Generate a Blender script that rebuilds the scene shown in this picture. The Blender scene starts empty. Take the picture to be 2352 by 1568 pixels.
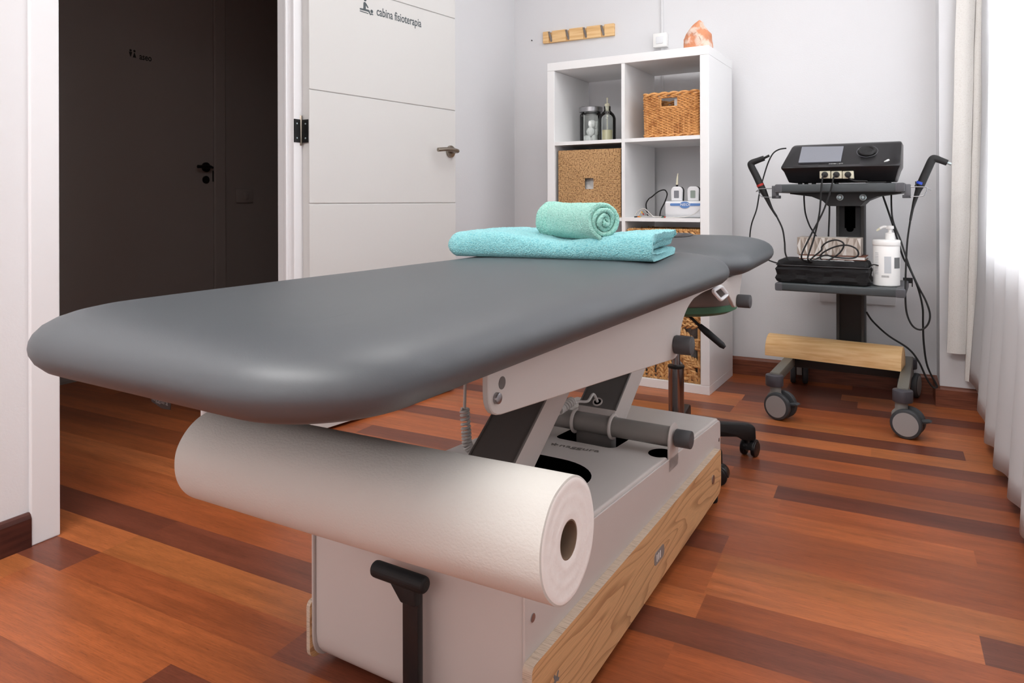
import bpy, bmesh, math, random
from mathutils import Vector, Matrix, noise
random.seed(7)
S = bpy.context.scene
COL = S.collection
pi = math.pi
# ------------------------------------------------------------------ frames
# Room frame: x along the back wall, y towards it, z up, camera above the origin.
# Table frame ("T"): the furniture stands 3.2 degrees askew in the room.
TH = 0.0559
FOC, CX, CY, ROLL, CH, YAW = 1627.9, 1176.0, 461.0, -0.0027, 0.816, 0.5404

def ray(u, v):                                   # direction (furniture frame) of a photo point
    du, dv = u - CX, v - CY
    c, s = math.cos(ROLL), math.sin(ROLL)
    a, b = c*du + s*dv, -s*du + c*dv
    x, y, z = a/FOC, 1.0, -b/FOC
    cy, sy = math.cos(YAW), math.sin(YAW)
    return Vector((x*cy - y*sy, x*sy + y*cy, z))
def at(u, v, Y):                                 # the point at depth y = Y of the furniture frame
    r = ray(u, v); return Vector((0, 0, CH)) + r*(Y/r.y)
def at_x(u, v, X):
    r = ray(u, v); return Vector((0, 0, CH)) + r*(X/r.x)
ROT = Matrix.Rotation(-TH, 3, 'Z')
def T2R(p): return ROT @ Vector(p)

# ------------------------------------------------------------------ colour / materials
def lin(c):
    return tuple((x/12.92 if x <= 0.04045 else ((x+0.055)/1.055)**2.4) for x in (k/255 for k in c))
MATS = {}
def mat(name, rgb, rough=0.5, metal=0.0, spec=0.5, bump=None, var=None, trans=0.0, ior=1.45,
        emit=None, sheen=0.0, coat=0.0, sss=0.0):
    m = bpy.data.materials.new(name); m.use_nodes = True
    nt = m.node_tree; N = nt.nodes; L = nt.links
    b = N['Principled BSDF']
    col = lin(rgb) + (1,)
    b.inputs['Base Color'].default_value = col
    b.inputs['Roughness'].default_value = rough
    b.inputs['Metallic'].default_value = metal
    b.inputs['Specular IOR Level'].default_value = spec
    b.inputs['IOR'].default_value = ior
    b.inputs['Transmission Weight'].default_value = trans
    if sheen: b.inputs['Sheen Weight'].default_value = sheen
    if coat: b.inputs['Coat Weight'].default_value = coat
    if sss:
        b.inputs['Subsurface Weight'].default_value = sss
        b.inputs['Subsurface Radius'].default_value = (0.02, 0.012, 0.008)
    if emit:
        b.inputs['Emission Color'].default_value = lin(emit[0]) + (1,)
        b.inputs['Emission Strength'].default_value = emit[1]
    tc = N.new('ShaderNodeTexCoord')
    if var:                                       # (scale, (sx,sy,sz), second colour, low, high)
        sc, st, rgb2, lo, hi = var
        mp = N.new('ShaderNodeMapping'); mp.inputs['Scale'].default_value = st
        nz = N.new('ShaderNodeTexNoise'); nz.inputs['Scale'].default_value = sc
        nz.inputs['Detail'].default_value = 5
        mr = N.new('ShaderNodeMapRange'); mr.inputs[1].default_value = lo; mr.inputs[2].default_value = hi
        mx = N.new('ShaderNodeMix'); mx.data_type = 'RGBA'
        mx.inputs[6].default_value = col; mx.inputs[7].default_value = lin(rgb2) + (1,)
        L.new(tc.outputs['Object'], mp.inputs[0]); L.new(mp.outputs[0], nz.inputs['Vector'])
        L.new(nz.outputs[0], mr.inputs[0]); L.new(mr.outputs[0], mx.inputs[0])
        L.new(mx.outputs[2], b.inputs['Base Color'])
    if bump:                                      # (scale, strength, distance, (sx,sy,sz))
        sc, stg, dist, st = bump
        mp2 = N.new('ShaderNodeMapping'); mp2.inputs['Scale'].default_value = st
        nz2 = N.new('ShaderNodeTexNoise'); nz2.inputs['Scale'].default_value = sc
        nz2.inputs['Detail'].default_value = 3
        bp = N.new('ShaderNodeBump'); bp.inputs['Strength'].default_value = stg
        bp.inputs['Distance'].default_value = dist
        L.new(tc.outputs['Object'], mp2.inputs[0]); L.new(mp2.outputs[0], nz2.inputs['Vector'])
        L.new(nz2.outputs[0], bp.inputs['Height']); L.new(bp.outputs[0], b.inputs['Normal'])
    MATS[name] = m
    return m
I3 = (1, 1, 1)
mat('wall_paint', (230, 230, 232), 0.85, bump=(170, 0.12, 0.003, I3), spec=0.2)
mat('hall_shade', (146, 136, 131), 0.85, spec=0.2)  # white hall walls darkened: the dimness of the hall is in this colour
mat('ceiling_paint', (245, 245, 245), 0.9, spec=0.1)
mat('white_lacquer', (236, 236, 238), 0.35)
mat('door_white', (212, 211, 209), 0.45)
mat('hall_door_shade', (152, 142, 137), 0.5)  # door and casing darkened too, hall gloom put into the colour
mat('groove_grey', (150, 148, 146), 0.6)
mat('vinyl', (70, 74, 78), 0.48, spec=1.0, bump=(500, 0.06, 0.001, I3))
mat('taupe_metal', (206, 198, 193), 0.5, metal=0.0, bump=(900, 0.06, 0.001, I3))
mat('tube_metal', (140, 135, 131), 0.45)
mat('dark_panel', (104, 100, 97), 0.6)
mat('cap_grey', (78, 78, 80), 0.55)
mat('black_plastic', (22, 22, 23), 0.45)
mat('black_gloss', (26, 25, 27), 0.3)
mat('black_void', (4, 4, 4), 0.9, spec=0.0)  # shade inside hollow openings, put into the colour
mat('black_rubber', (28, 28, 29), 0.6)
mat('chrome', (150, 148, 150), 0.12, metal=1.0)
mat('nickel', (150, 140, 128), 0.3, metal=1.0)
mat('steel', (165, 165, 168), 0.3, metal=1.0)
mat('zinc', (190, 205, 208), 0.35, metal=0.6)
mat('paper', (204, 200, 194), 0.9, spec=0.1, bump=(330, 0.25, 0.002, (.8, 1, 1)))
mat('paper_end', (242, 236, 232), 0.95, spec=0.05, bump=(60, 0.3, 0.004, (.2, 1, 1)))
mat('cardboard', (120, 98, 80), 0.9)
mat('aqua_terry', (160, 228, 232), 0.95, spec=0.05, sheen=0.3, bump=(330, 0.9, 0.006, I3), var=(260, I3, (112, 196, 208), 0.45, 0.75))
mat('mint_terry', (178, 234, 220), 0.95, spec=0.05, sheen=0.3, bump=(330, 0.9, 0.006, I3), var=(260, I3, (128, 204, 188), 0.45, 0.75))
mat('mint_hem', (170, 222, 210), 0.9, spec=0.05, bump=(500, 0.4, 0.002, I3))
mat('stool_vinyl', (124, 112, 107), 0.5)
mat('stool_green', (70, 116, 90), 0.5)
mat('shelf_white', (246, 246, 246), 0.28)
mat('cloth_white', (235, 233, 230), 0.95, bump=(30, 0.6, 0.02, I3))
mat('plastic_bag', (225, 228, 232), 0.25, bump=(25, 0.8, 0.03, I3))
mat('glass', (238, 245, 240), 0.02, trans=1.0, ior=1.45)
mat('oil', (250, 240, 200), 0.2)
mat('cotton', (252, 252, 252), 1.0, spec=0.0, bump=(60, 0.7, 0.01, I3))
mat('rattan', (224, 164, 100), 0.45, var=(40, I3, (178, 114, 60), 0.47, 0.74))
mat('rattan_dark', (70, 42, 22), 0.8)
mat('seagrass', (208, 168, 120), 0.75, var=(160, I3, (136, 98, 62), 0.48, 0.64))
mat('seagrass_dark', (66, 44, 26), 0.9)
mat('hyacinth', (222, 172, 112), 0.55, var=(55, I3, (160, 110, 62), 0.45, 0.72))
mat('salt_rock', (218, 146, 108), 0.55, sss=0.08, var=(26, I3, (236, 208, 192), 0.47, 0.6), bump=(24, 0.7, 0.012, I3))
mat('pine', (246, 206, 150), 0.5, var=(6, (.7, 14, 14), (224, 172, 110), 0.4, 0.7))
mat('hook_grey', (138, 130, 124), 0.45, metal=0.4)
mat('device_white', (236, 237, 240), 0.35)
mat('device_blue', (100, 140, 200), 0.5)
mat('lcd_green', (150, 162, 154), 0.3)
mat('ivory', (226, 222, 198), 0.5)
mat('screen_grey', (132, 134, 142), 0.35)
mat('socket_cream', (226, 220, 196), 0.5)
mat('tray_grey', (68, 73, 75), 0.45)
mat('tray_cap', (92, 92, 96), 0.5, bump=(1, 0.0, 0.001, I3))
mat('trolley_dark', (34, 34, 35), 0.5)
mat('trolley_side', (62, 60, 58), 0.45)
mat('leg_grey', (112, 108, 100), 0.45)
mat('caster_collar', (72, 70, 76), 0.4)
mat('caster_tyre', (62, 64, 67), 0.55)
mat('caster_disc', (158, 154, 152), 0.6)
mat('caster_fork', (140, 138, 134), 0.5)
mat('red_mark', (176, 40, 34), 0.4)
mat('blue_mark', (44, 76, 190), 0.4)
mat('orange_mark', (224, 120, 40), 0.4)
mat('yellow_mark', (226, 176, 60), 0.4)
mat('white_mark', (225, 225, 225), 0.6)
mat('sign_grey', (84, 92, 96), 0.7)
mat('sign_dark', (40, 38, 38), 0.7)
mat('engraved', (128, 122, 117), 0.7)
mat('label_grey', (122, 124, 126), 0.6)
mat('label_faint', (206, 210, 214), 0.6)
mat('book_white', (236, 234, 230), 0.7)
mat('book_brown', (120, 70, 50), 0.6)
mat('box_beige', (200, 188, 178), 0.7)
mat('box_pale', (228, 222, 216), 0.7)
mat('box_taupe', (160, 146, 134), 0.7)
mat('bag_black', (15, 14, 16), 0.8, bump=(9, 0.5, 0.02, (1, 1, 2)))
mat('skirting_dark', (78, 40, 32), 0.45, var=(8, (1, 1, 14), (60, 28, 22), 0.4, 0.7))
mat('skirting', (136, 80, 58), 0.42, var=(9, (1, 1, 14), (104, 58, 42), 0.4, 0.7))
mat('linen', (244, 241, 236), 0.95, bump=(300, 0.5, 0.003, (1, 1, 4)), var=(220, (1, 1, 3), (220, 214, 206), 0.54, 0.75))
mat('ply_edge', (206, 186, 166), 0.8, var=(40, (1, 30, 30), (150, 130, 112), 0.5, 0.7))
mat('window_frame', (235, 235, 235), 0.4)
mat('plug_white', (248, 247, 245), 0.4)
mat('cord_white', (214, 210, 206), 0.5)
mat('nail', (40, 38, 36), 0.5)

def mat_oak():
    m = bpy.data.materials.new('oak'); m.use_nodes = True
    nt = m.node_tree; N = nt.nodes; L = nt.links; b = N['Principled BSDF']
    tc = N.new('ShaderNodeTexCoord'); mp = N.new('ShaderNodeMapping')
    mp.inputs['Scale'].default_value = (1, .55, 4.6)
    nz = N.new('ShaderNodeTexNoise'); nz.inputs['Scale'].default_value = 3.0; nz.inputs['Detail'].default_value = 1.2
    L.new(tc.outputs['Object'], mp.inputs[0]); L.new(mp.outputs[0], nz.inputs['Vector'])
    mu = N.new('ShaderNodeMath'); mu.operation = 'MULTIPLY'; mu.inputs[1].default_value = 16
    fr = N.new('ShaderNodeMath'); fr.operation = 'FRACT'
    L.new(nz.outputs[0], mu.inputs[0]); L.new(mu.outputs[0], fr.inputs[0])
    mp2 = N.new('ShaderNodeMapping'); mp2.inputs['Scale'].default_value = (1, 3, 90)
    nz2 = N.new('ShaderNodeTexNoise'); nz2.inputs['Scale'].default_value = 8; nz2.inputs['Detail'].default_value = 4
    L.new(tc.outputs['Object'], mp2.inputs[0]); L.new(mp2.outputs[0], nz2.inputs['Vector'])
    r = N.new('ShaderNodeValToRGB')
    r.color_ramp.elements[0].position = 0.0; r.color_ramp.elements[0].color = lin((188, 142, 98)) + (1,)
    r.color_ramp.elements[1].position = 0.35; r.color_ramp.elements[1].color = lin((226, 182, 132)) + (1,)
    L.new(fr.outputs[0], r.inputs[0])
    mx = N.new('ShaderNodeMix'); mx.data_type = 'RGBA'; mx.blend_type = 'MULTIPLY'
    mr = N.new('ShaderNodeMapRange'); mr.inputs[1].default_value = 0.3; mr.inputs[2].default_value = 0.7
    mr.inputs[3].default_value = 0.82; mr.inputs[4].default_value = 1.04
    cb = N.new('ShaderNodeCombineColor')
    L.new(nz2.outputs[0], mr.inputs[0])
    for i in range(3): L.new(mr.outputs[0], cb.inputs[i])
    mx.inputs[0].default_value = 1.0
    L.new(r.outputs[0], mx.inputs[6]); L.new(cb.outputs[0], mx.inputs[7])
    L.new(mx.outputs[2], b.inputs['Base Color'])
    b.inputs['Roughness'].default_value = 0.5
    MATS['oak'] = m
mat_oak()

def mat_floor():
    m = bpy.data.materials.new('jatoba_floor'); m.use_nodes = True
    nt = m.node_tree; N = nt.nodes; L = nt.links; b = N['Principled BSDF']
    at_ = N.new('ShaderNodeAttribute'); at_.attribute_name = 'tone'
    sh = N.new('ShaderNodeAttribute'); sh.attribute_name = 'shift'
    tc = N.new('ShaderNodeTexCoord')
    ad = N.new('ShaderNodeVectorMath'); ad.operation = 'ADD'
    L.new(tc.outputs['Object'], ad.inputs[0]); L.new(sh.outputs['Vector'], ad.inputs[1])
    def nz(sc, st, det, lo, hi, o0, o1, rough=0.6):
        mp = N.new('ShaderNodeMapping'); mp.inputs['Scale'].default_value = st
        n = N.new('ShaderNodeTexNoise'); n.inputs['Scale'].default_value = sc; n.inputs['Detail'].default_value = det
        n.inputs['Roughness'].default_value = rough
        r = N.new('ShaderNodeMapRange'); r.inputs[1].default_value = lo; r.inputs[2].default_value = hi
        r.inputs[3].default_value = o0; r.inputs[4].default_value = o1
        L.new(ad.outputs[0], mp.inputs[0]); L.new(mp.outputs[0], n.inputs['Vector']); L.new(n.outputs[0], r.inputs[0])
        return r
    g1 = nz(3.0, (1, 11, 1), 5, 0.30, 0.72, 1.18, 0.72)          # broad figure
    g2 = nz(12, (2.0, 55, 1), 4, 0.34, 0.66, 1.14, 0.82)         # fine grain
    g3 = nz(60, (1, 9, 1), 2, 0.58, 0.74, 1.0, 0.72)             # pores
    def mul(a, c):
        q = N.new('ShaderNodeMath'); q.operation = 'MULTIPLY'
        L.new(a.outputs[0], q.inputs[0]); L.new(c.outputs[0], q.inputs[1]); return q
    k = mul(mul(g1, g2), g3)
    cb = N.new('ShaderNodeCombineColor')
    for i in range(3): L.new(k.outputs[0], cb.inputs[i])
    mx = N.new('ShaderNodeMix'); mx.data_type = 'RGBA'; mx.blend_type = 'MULTIPLY'; mx.inputs[0].default_value = 1
    L.new(at_.outputs['Color'], mx.inputs[6]); L.new(cb.outputs[0], mx.inputs[7])
    L.new(mx.outputs[2], b.inputs['Base Color'])
    b.inputs['Roughness'].default_value = 0.36
    b.inputs['Specular IOR Level'].default_value = 0.5
    MATS['jatoba_floor'] = m
mat_floor()

def mat_curtain(name, rgb, tr):
    m = bpy.data.materials.new(name); m.use_nodes = True
    nt = m.node_tree; N = nt.nodes; L = nt.links; b = N['Principled BSDF']
    b.inputs['Base Color'].default_value = lin(rgb) + (1,)
    b.inputs['Roughness'].default_value = 0.95
    b.inputs['Specular IOR Level'].default_value = 0.1
    t = N.new('ShaderNodeBsdfTranslucent'); t.inputs['Color'].default_value = lin(rgb) + (1,)
    mx = N.new('ShaderNodeMixShader'); mx.inputs[0].default_value = tr
    L.new(b.outputs[0], mx.inputs[1]); L.new(t.outputs[0], mx.inputs[2])
    L.new(mx.outputs[0], N['Material Output'].inputs['Surface'])
    MATS[name] = m
def mat_pane():
    m = bpy.data.materials.new('window_glass'); m.use_nodes = True
    nt = m.node_tree; N = nt.nodes; L = nt.links
    t = N.new('ShaderNodeBsdfTransparent'); gl = N.new('ShaderNodeBsdfGlossy'); gl.inputs['Roughness'].default_value = .02
    mx = N.new('ShaderNodeMixShader'); mx.inputs[0].default_value = .06
    L.new(t.outputs[0], mx.inputs[1]); L.new(gl.outputs[0], mx.inputs[2]); L.new(mx.outputs[0], N['Material Output'].inputs['Surface'])
    MATS['window_glass'] = m
mat_pane()
def mat_thin_glass():
    m = bpy.data.materials.new('clear_glass'); m.use_nodes = True
    nt = m.node_tree; N = nt.nodes; L = nt.links
    t = N.new('ShaderNodeBsdfTransparent'); t.inputs['Color'].default_value = (.955, .972, .962, 1)
    gl = N.new('ShaderNodeBsdfGlossy'); gl.inputs['Roughness'].default_value = .04
    fr = N.new('ShaderNodeFresnel'); fr.inputs['IOR'].default_value = 1.5
    mx = N.new('ShaderNodeMixShader')
    L.new(fr.outputs[0], mx.inputs[0]); L.new(t.outputs[0], mx.inputs[1]); L.new(gl.outputs[0], mx.inputs[2]); L.new(mx.outputs[0], N['Material Output'].inputs['Surface'])
    MATS['clear_glass'] = m
mat_thin_glass()
mat_curtain('white_curtain', (250, 250, 251), 0.5)

# ------------------------------------------------------------------ geometry kit
class G:
    def __init__(s): s.bm = bmesh.new()
    def v(s, p): return s.bm.verts.new(p)
    def face(s, pts, mi=0):
        f = s.bm.faces.new([s.bm.verts.new(p) for p in pts]); f.material_index = mi; return f
    def box(s, x0, y0, z0, x1, y1, z1, bev=0, seg=2, mi=0):
        x0, x1 = min(x0, x1), max(x0, x1); y0, y1 = min(y0, y1), max(y0, y1); z0, z1 = min(z0, z1), max(z0, z1)
        r = bmesh.ops.create_cube(s.bm, size=1)
        vs = r['verts']
        for w in vs:
            w.co = Vector(((x0+x1)/2 + w.co.x*(x1-x0), (y0+y1)/2 + w.co.y*(y1-y0), (z0+z1)/2 + w.co.z*(z1-z0)))
        fs = set(f for w in vs for f in w.link_faces)
        for f in fs: f.material_index = mi
        if bev:
            es = list(set(e for w in vs for e in w.link_edges))
            bmesh.ops.bevel(s.bm, geom=es, offset=bev, segments=seg, affect='EDGES', profile=0.5, material=mi)
        return s
    def obox(s, c, ax, ay, az, h, bev=0, seg=2, mi=0):      # oriented box: centre, three unit axes, half sizes
        r = bmesh.ops.create_cube(s.bm, size=2); vs = r['verts']
        ax, ay, az = Vector(ax), Vector(ay), Vector(az); c = Vector(c)
        for w in vs: w.co = c + ax*(w.co.x*h[0]) + ay*(w.co.y*h[1]) + az*(w.co.z*h[2])
        fs = set(f for w in vs for f in w.link_faces)
        for f in fs: f.material_index = mi
        if bev:
            es = list(set(e for w in vs for e in w.link_edges))
            bmesh.ops.bevel(s.bm, geom=es, offset=bev, segments=seg, affect='EDGES', profile=0.5, material=mi)
        return s
    def rings(s, rows, closed=True, cap0=True, cap1=True, mi=0):
        R = [[s.v(p) for p in row] for row in rows]
        n = len(R[0])
        for a, b in zip(R[:-1], R[1:]):
            for i in range(n if closed else n-1):
                j = (i+1) % n
                f = s.bm.faces.new((a[i], a[j], b[j], b[i])); f.material_index = mi
        if cap0 and closed:
            f = s.bm.faces.new(R[0][::-1]); f.material_index = mi
        if cap1 and closed:
            f = s.bm.faces.new(R[-1]); f.material_index = mi
        return s
    def tube(s, pts, r, n=10, cap=True, closed=False, mi=0, flat=1.0):
        P = [Vector(p) for p in pts]
        if not closed: P = [p for i, p in enumerate(P) if i == 0 or (p-P[i-1]).length > 1e-6]
        m = len(P); rr = r if isinstance(r, (list, tuple)) else [r]*m
        def tan(i):
            if closed: return (P[(i+1) % m]-P[i-1]).normalized()
            return (P[min(i+1, m-1)]-P[max(i-1, 0)]).normalized()
        t0 = tan(0); up = Vector((0, 0, 1)) if abs(t0.z) < 0.9 else Vector((1, 0, 0))
        nx = t0.cross(up).normalized(); rows = []
        for i in range(m):
            t = tan(i); nx = (nx - t*nx.dot(t)).normalized(); ny = t.cross(nx)
            rows.append([P[i] + nx*(rr[i]*math.cos(2*pi*k/n)) + ny*(rr[i]*flat*math.sin(2*pi*k/n)) for k in range(n)])
        if closed:
            rows.append(rows[0]); s.rings(rows, True, False, False, mi)
            bmesh.ops.remove_doubles(s.bm, verts=s.bm.verts, dist=1e-7)
        else: s.rings(rows, True, cap, cap, mi)
        return s
    def cyl(s, p0, p1, r0, r1=None, n=28, bev=0, mi=0):
        p0, p1 = Vector(p0), Vector(p1); r1 = r0 if r1 is None else r1
        if bev:
            d = (p1-p0).normalized()
            k = .3*bev
            pts = [p0, p0+d*k, p0+d*bev, p1-d*bev, p1-d*k, p1]; rs = [r0-bev, r0-k, r0, r1, r1-k, r1-bev]
            return s.tube(pts, rs, n, mi=mi)
        return s.tube([p0, p1], [r0, r1], n, mi=mi)
    def lathe(s, prof, c=(0, 0, 0), n=40, axis='z', caps=True, mi=0):
        c = Vector(c); rows = []
        for r, h in prof:
            row = []
            for k in range(n):
                a = 2*pi*k/n; x, y = r*math.cos(a), r*math.sin(a)
                row.append(c + (Vector((x, y, h)) if axis == 'z' else Vector((h, x, y)) if axis == 'x' else Vector((y, h, x))))
            rows.append(row)
        return s.rings(rows, True, caps, caps, mi)
    def prism(s, poly, o, u, v, w, bev=0, seg=2, mi=0, mi_side=None):
        o, u, v, w = Vector(o), Vector(u), Vector(v), Vector(w)
        a = [s.v(o + u*p[0] + v*p[1]) for p in poly]; b = [s.v(o + u*p[0] + v*p[1] + w) for p in poly]
        n = len(poly); fa = s.bm.faces.new(a[::-1]); fb = s.bm.faces.new(b); fs = [fa, fb]
        fa.material_index = fb.material_index = mi
        for i in range(n):
            j = (i+1) % n; f = s.bm.faces.new((a[i], a[j], b[j], b[i])); fs.append(f)
            f.material_index = mi if mi_side is None else mi_side
        bmesh.ops.recalc_face_normals(s.bm, faces=fs)
        if bev:
            es = list(fa.edges)+list(fb.edges)
            bmesh.ops.bevel(s.bm, geom=es, offset=bev, segments=seg, affect='EDGES', profile=0.5)
        return s
    def ball(s, c, r, sc=(1, 1, 1), seg=16, rot=None, mi=0):
        q = bmesh.ops.create_uvsphere(s.bm, u_segments=seg, v_segments=max(6, seg//2), radius=r)
        for w in q['verts']:
            p = Vector((w.co.x*sc[0], w.co.y*sc[1], w.co.z*sc[2]))
            if rot is not None: p = rot @ p
            w.co = p + Vector(c)
        if mi:
            for f in set(f for w in q['verts'] for f in w.link_faces): f.material_index = mi
        return s
    def hull(s, pts, bev=0, seg=3):
        vs = [s.v(p) for p in pts]
        r = bmesh.ops.convex_hull(s.bm, input=vs)
        bmesh.ops.dissolve_limit(s.bm, angle_limit=0.02, verts=s.bm.verts, edges=s.bm.edges)
        if bev: bmesh.ops.bevel(s.bm, geom=list(s.bm.edges), offset=bev, segments=seg, affect='EDGES', profile=0.5)
        return s

def rrect(x0, y0, x1, y1, r, n=6):
    pts = []
    for cx, cy, a0 in ((x1-r, y1-r, 0), (x0+r, y1-r, pi/2), (x0+r, y0+r, pi), (x1-r, y0+r, 1.5*pi)):
        for k in range(n+1):
            a = a0 + pi/2*k/n; pts.append((cx+r*math.cos(a), cy+r*math.sin(a)))
    return pts
def roundpoly(poly, rad, n=5):
    out = []; m = len(poly)
    for i in range(m):
        p = Vector(poly[i]); a = Vector(poly[i-1]); b = Vector(poly[(i+1) % m])
        r = rad[i] if isinstance(rad, (list, tuple)) else rad
        if r <= 0: out.append(tuple(p)); continue
        da, db = (a-p), (b-p); la, lb = da.length, db.length
        da.normalize(); db.normalize()
        d = min(r, la*.49, lb*.49); q0, q1 = p+da*d, p+db*d
        for k in range(n+1):
            t = k/n; out.append(tuple(q0*(1-t)**2 + p*(2*t*(1-t)) + q1*t*t))
    return out
def smooth_path(pts, k=6):
    P = [Vector(p) for p in pts]; out = []
    for i in range(len(P)-1):
        p0 = P[max(i-1, 0)]; p1 = P[i]; p2 = P[i+1]; p3 = P[min(i+2, len(P)-1)]
        for j in range(k):
            t = j/k
            out.append(0.5*((2*p1) + (p2-p0)*t + (2*p0-5*p1+4*p2-p3)*t*t + (3*p1-p0-3*p2+p3)*t**3))
    out.append(P[-1]); return out

ORIG = {}
def finish(o, label=None, cat=None, group=None, kind=None):
    if label: o['label'] = label
    if cat: o['category'] = cat
    if group: o['group'] = group
    if kind: o['kind'] = kind
    return o
def mesh_from(g, name, org, smooth, ang, normals=True):
    if normals: bmesh.ops.recalc_face_normals(g.bm, faces=g.bm.faces)
    bmesh.ops.translate(g.bm, verts=g.bm.verts, vec=-Vector(org))
    me = bpy.data.meshes.new(name); g.bm.to_mesh(me); g.bm.free()
    if smooth:
        for p in me.polygons: p.use_smooth = True
        me.set_sharp_from_angle(angle=math.radians(ang))
    return me
def addmats(me, m):
    for k in (m if isinstance(m, (list, tuple)) else [m]): me.materials.append(MATS[k])
def part(name, g, m, parent, label=None, smooth=True, ang=35, normals=True):
    org = ORIG[parent.name]
    me = mesh_from(g, name, org, smooth, ang, normals); addmats(me, m)
    o = bpy.data.objects.new(name, me); COL.objects.link(o); o.parent = parent
    ORIG[o.name] = org
    if label: o['label'] = label
    return o
def place(o, org, frame):
    if frame == 'T':
        o.location = T2R(org); o.rotation_euler = (0, 0, -TH)
    else: o.location = org
    ORIG[o.name] = Vector(org)
def thing(name, label, cat, org, frame='T', group=None):
    o = bpy.data.objects.new(name, None); o.empty_display_size = 0.05; COL.objects.link(o)
    place(o, org, frame); return finish(o, label, cat, group)
def single(name, g, m, label, cat, org, frame='T', group=None, smooth=True, ang=35, normals=True):
    me = mesh_from(g, name, org, smooth, ang, normals); addmats(me, m)
    o = bpy.data.objects.new(name, me); COL.objects.link(o); place(o, org, frame)
    return finish(o, label, cat, group)
def struct(name, g, m, label, cat, smooth=False, ang=30):
    o = single(name, g, m, label, cat, (0, 0, 0), 'R', smooth=smooth, ang=ang); o['kind'] = 'structure'
    return o
def text_part(body, name, m, parent, origin, ux, uy, width, height=None, depth=0.0006, bold=0.0, label=None):
    """lettering: baseline start, reading direction, up direction, total width"""
    cu = bpy.data.curves.new(name, 'FONT'); cu.body = body; cu.size = 1; cu.offset = bold; cu.extrude = 0.5
    cu.resolution_u = 3
    t = bpy.data.objects.new('tmp_text', cu); COL.objects.link(t)
    dg = bpy.context.evaluated_depsgraph_get()
    me = bpy.data.meshes.new_from_object(t.evaluated_get(dg))
    bpy.data.objects.remove(t); bpy.data.curves.remove(cu)
    xs = [v.co.x for v in me.vertices]; x0, x1 = min(xs), max(xs)
    ux, uy = Vector(ux).normalized(), Vector(uy).normalized(); nz_ = ux.cross(uy)
    sx = width/(x1-x0); sy = sx if height is None else height/0.72
    o3 = Vector(origin) - ORIG[parent.name]
    for v in me.vertices:
        v.co = o3 + ux*((v.co.x-x0)*sx) + uy*(v.co.y*sy) + nz_*(v.co.z+0.5)*depth
    me.materials.append(MATS[m])
    o = bpy.data.objects.new(name, me); COL.objects.link(o); o.parent = parent
    ORIG[o.name] = ORIG[parent.name]
    if label: o['label'] = label
    return o
def boolean(o, cutters):
    for c, m in cutters:
        me = mesh_from(c, 'cut', (0, 0, 0), False, 30); addmats(me, m)
        k = bpy.data.objects.new('cut', me); COL.objects.link(k)
        k.location = -ORIG[o.name]; k.parent = o.parent
        bpy.context.view_layer.update()
        md = o.modifiers.new('b', 'BOOLEAN'); md.operation = 'DIFFERENCE'; md.object = k; md.solver = 'EXACT'
        md.material_mode = 'TRANSFER'
        dg = bpy.context.evaluated_depsgraph_get()
        new = bpy.data.meshes.new_from_object(o.evaluated_get(dg))
        o.modifiers.clear(); old = o.data; o.data = new; bpy.data.meshes.remove(old)
        bpy.data.objects.remove(k); bpy.data.meshes.remove(me)

# ================================================================== ROOM
XL, XR, YB, YR, ZC = -1.804, 0.345, 3.459, -1.6, 2.55
XH = -3.254
g = G(); bm = g.bm
tone = bm.loops.layers.float_color.new('tone'); shf = bm.loops.layers.float_color.new('shift')
P0, Y00 = 0.0943, 2.052
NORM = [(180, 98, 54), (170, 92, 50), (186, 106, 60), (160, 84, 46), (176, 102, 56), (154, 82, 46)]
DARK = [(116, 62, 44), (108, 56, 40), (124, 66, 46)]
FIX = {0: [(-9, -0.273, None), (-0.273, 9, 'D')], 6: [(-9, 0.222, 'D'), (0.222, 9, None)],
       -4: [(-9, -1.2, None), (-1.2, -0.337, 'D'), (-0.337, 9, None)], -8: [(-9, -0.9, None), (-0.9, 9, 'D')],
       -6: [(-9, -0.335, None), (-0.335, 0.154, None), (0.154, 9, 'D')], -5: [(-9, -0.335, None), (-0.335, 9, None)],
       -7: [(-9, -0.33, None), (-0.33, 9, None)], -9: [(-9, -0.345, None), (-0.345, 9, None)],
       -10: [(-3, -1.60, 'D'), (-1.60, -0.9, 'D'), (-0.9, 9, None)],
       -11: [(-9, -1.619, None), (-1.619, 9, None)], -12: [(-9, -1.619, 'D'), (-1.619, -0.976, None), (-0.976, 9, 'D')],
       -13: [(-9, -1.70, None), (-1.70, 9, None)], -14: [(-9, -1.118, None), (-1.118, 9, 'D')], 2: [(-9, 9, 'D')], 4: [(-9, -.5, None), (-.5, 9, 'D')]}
rf = random.Random(11)
for r in range(-40, 26):
    y0, y1 = Y00 + r*P0, Y00 + (r+1)*P0
    segs = []
    if r in FIX:
        for a, b, k in FIX[r]: segs.append((max(a, -3.4), min(b, 1.0), k))
    else:
        x = -3.4 - rf.random()*0.8
        while x < 1.0:
            w = 0.45 + rf.random()*0.75
            segs.append((max(x, -3.4), min(x+w, 1.0), 'D' if rf.random() < 0.15 else None)); x += w
    for a, b, k in segs:
        if b - a < 0.01: continue
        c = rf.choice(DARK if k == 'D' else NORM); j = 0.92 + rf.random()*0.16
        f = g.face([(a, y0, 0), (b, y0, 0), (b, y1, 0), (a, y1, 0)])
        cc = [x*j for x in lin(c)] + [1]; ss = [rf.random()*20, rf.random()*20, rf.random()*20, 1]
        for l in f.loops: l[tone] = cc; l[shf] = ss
struct('floor', g, 'jatoba_floor', 'reddish brown strip wood floor of the room and hall', 'floor')
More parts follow.
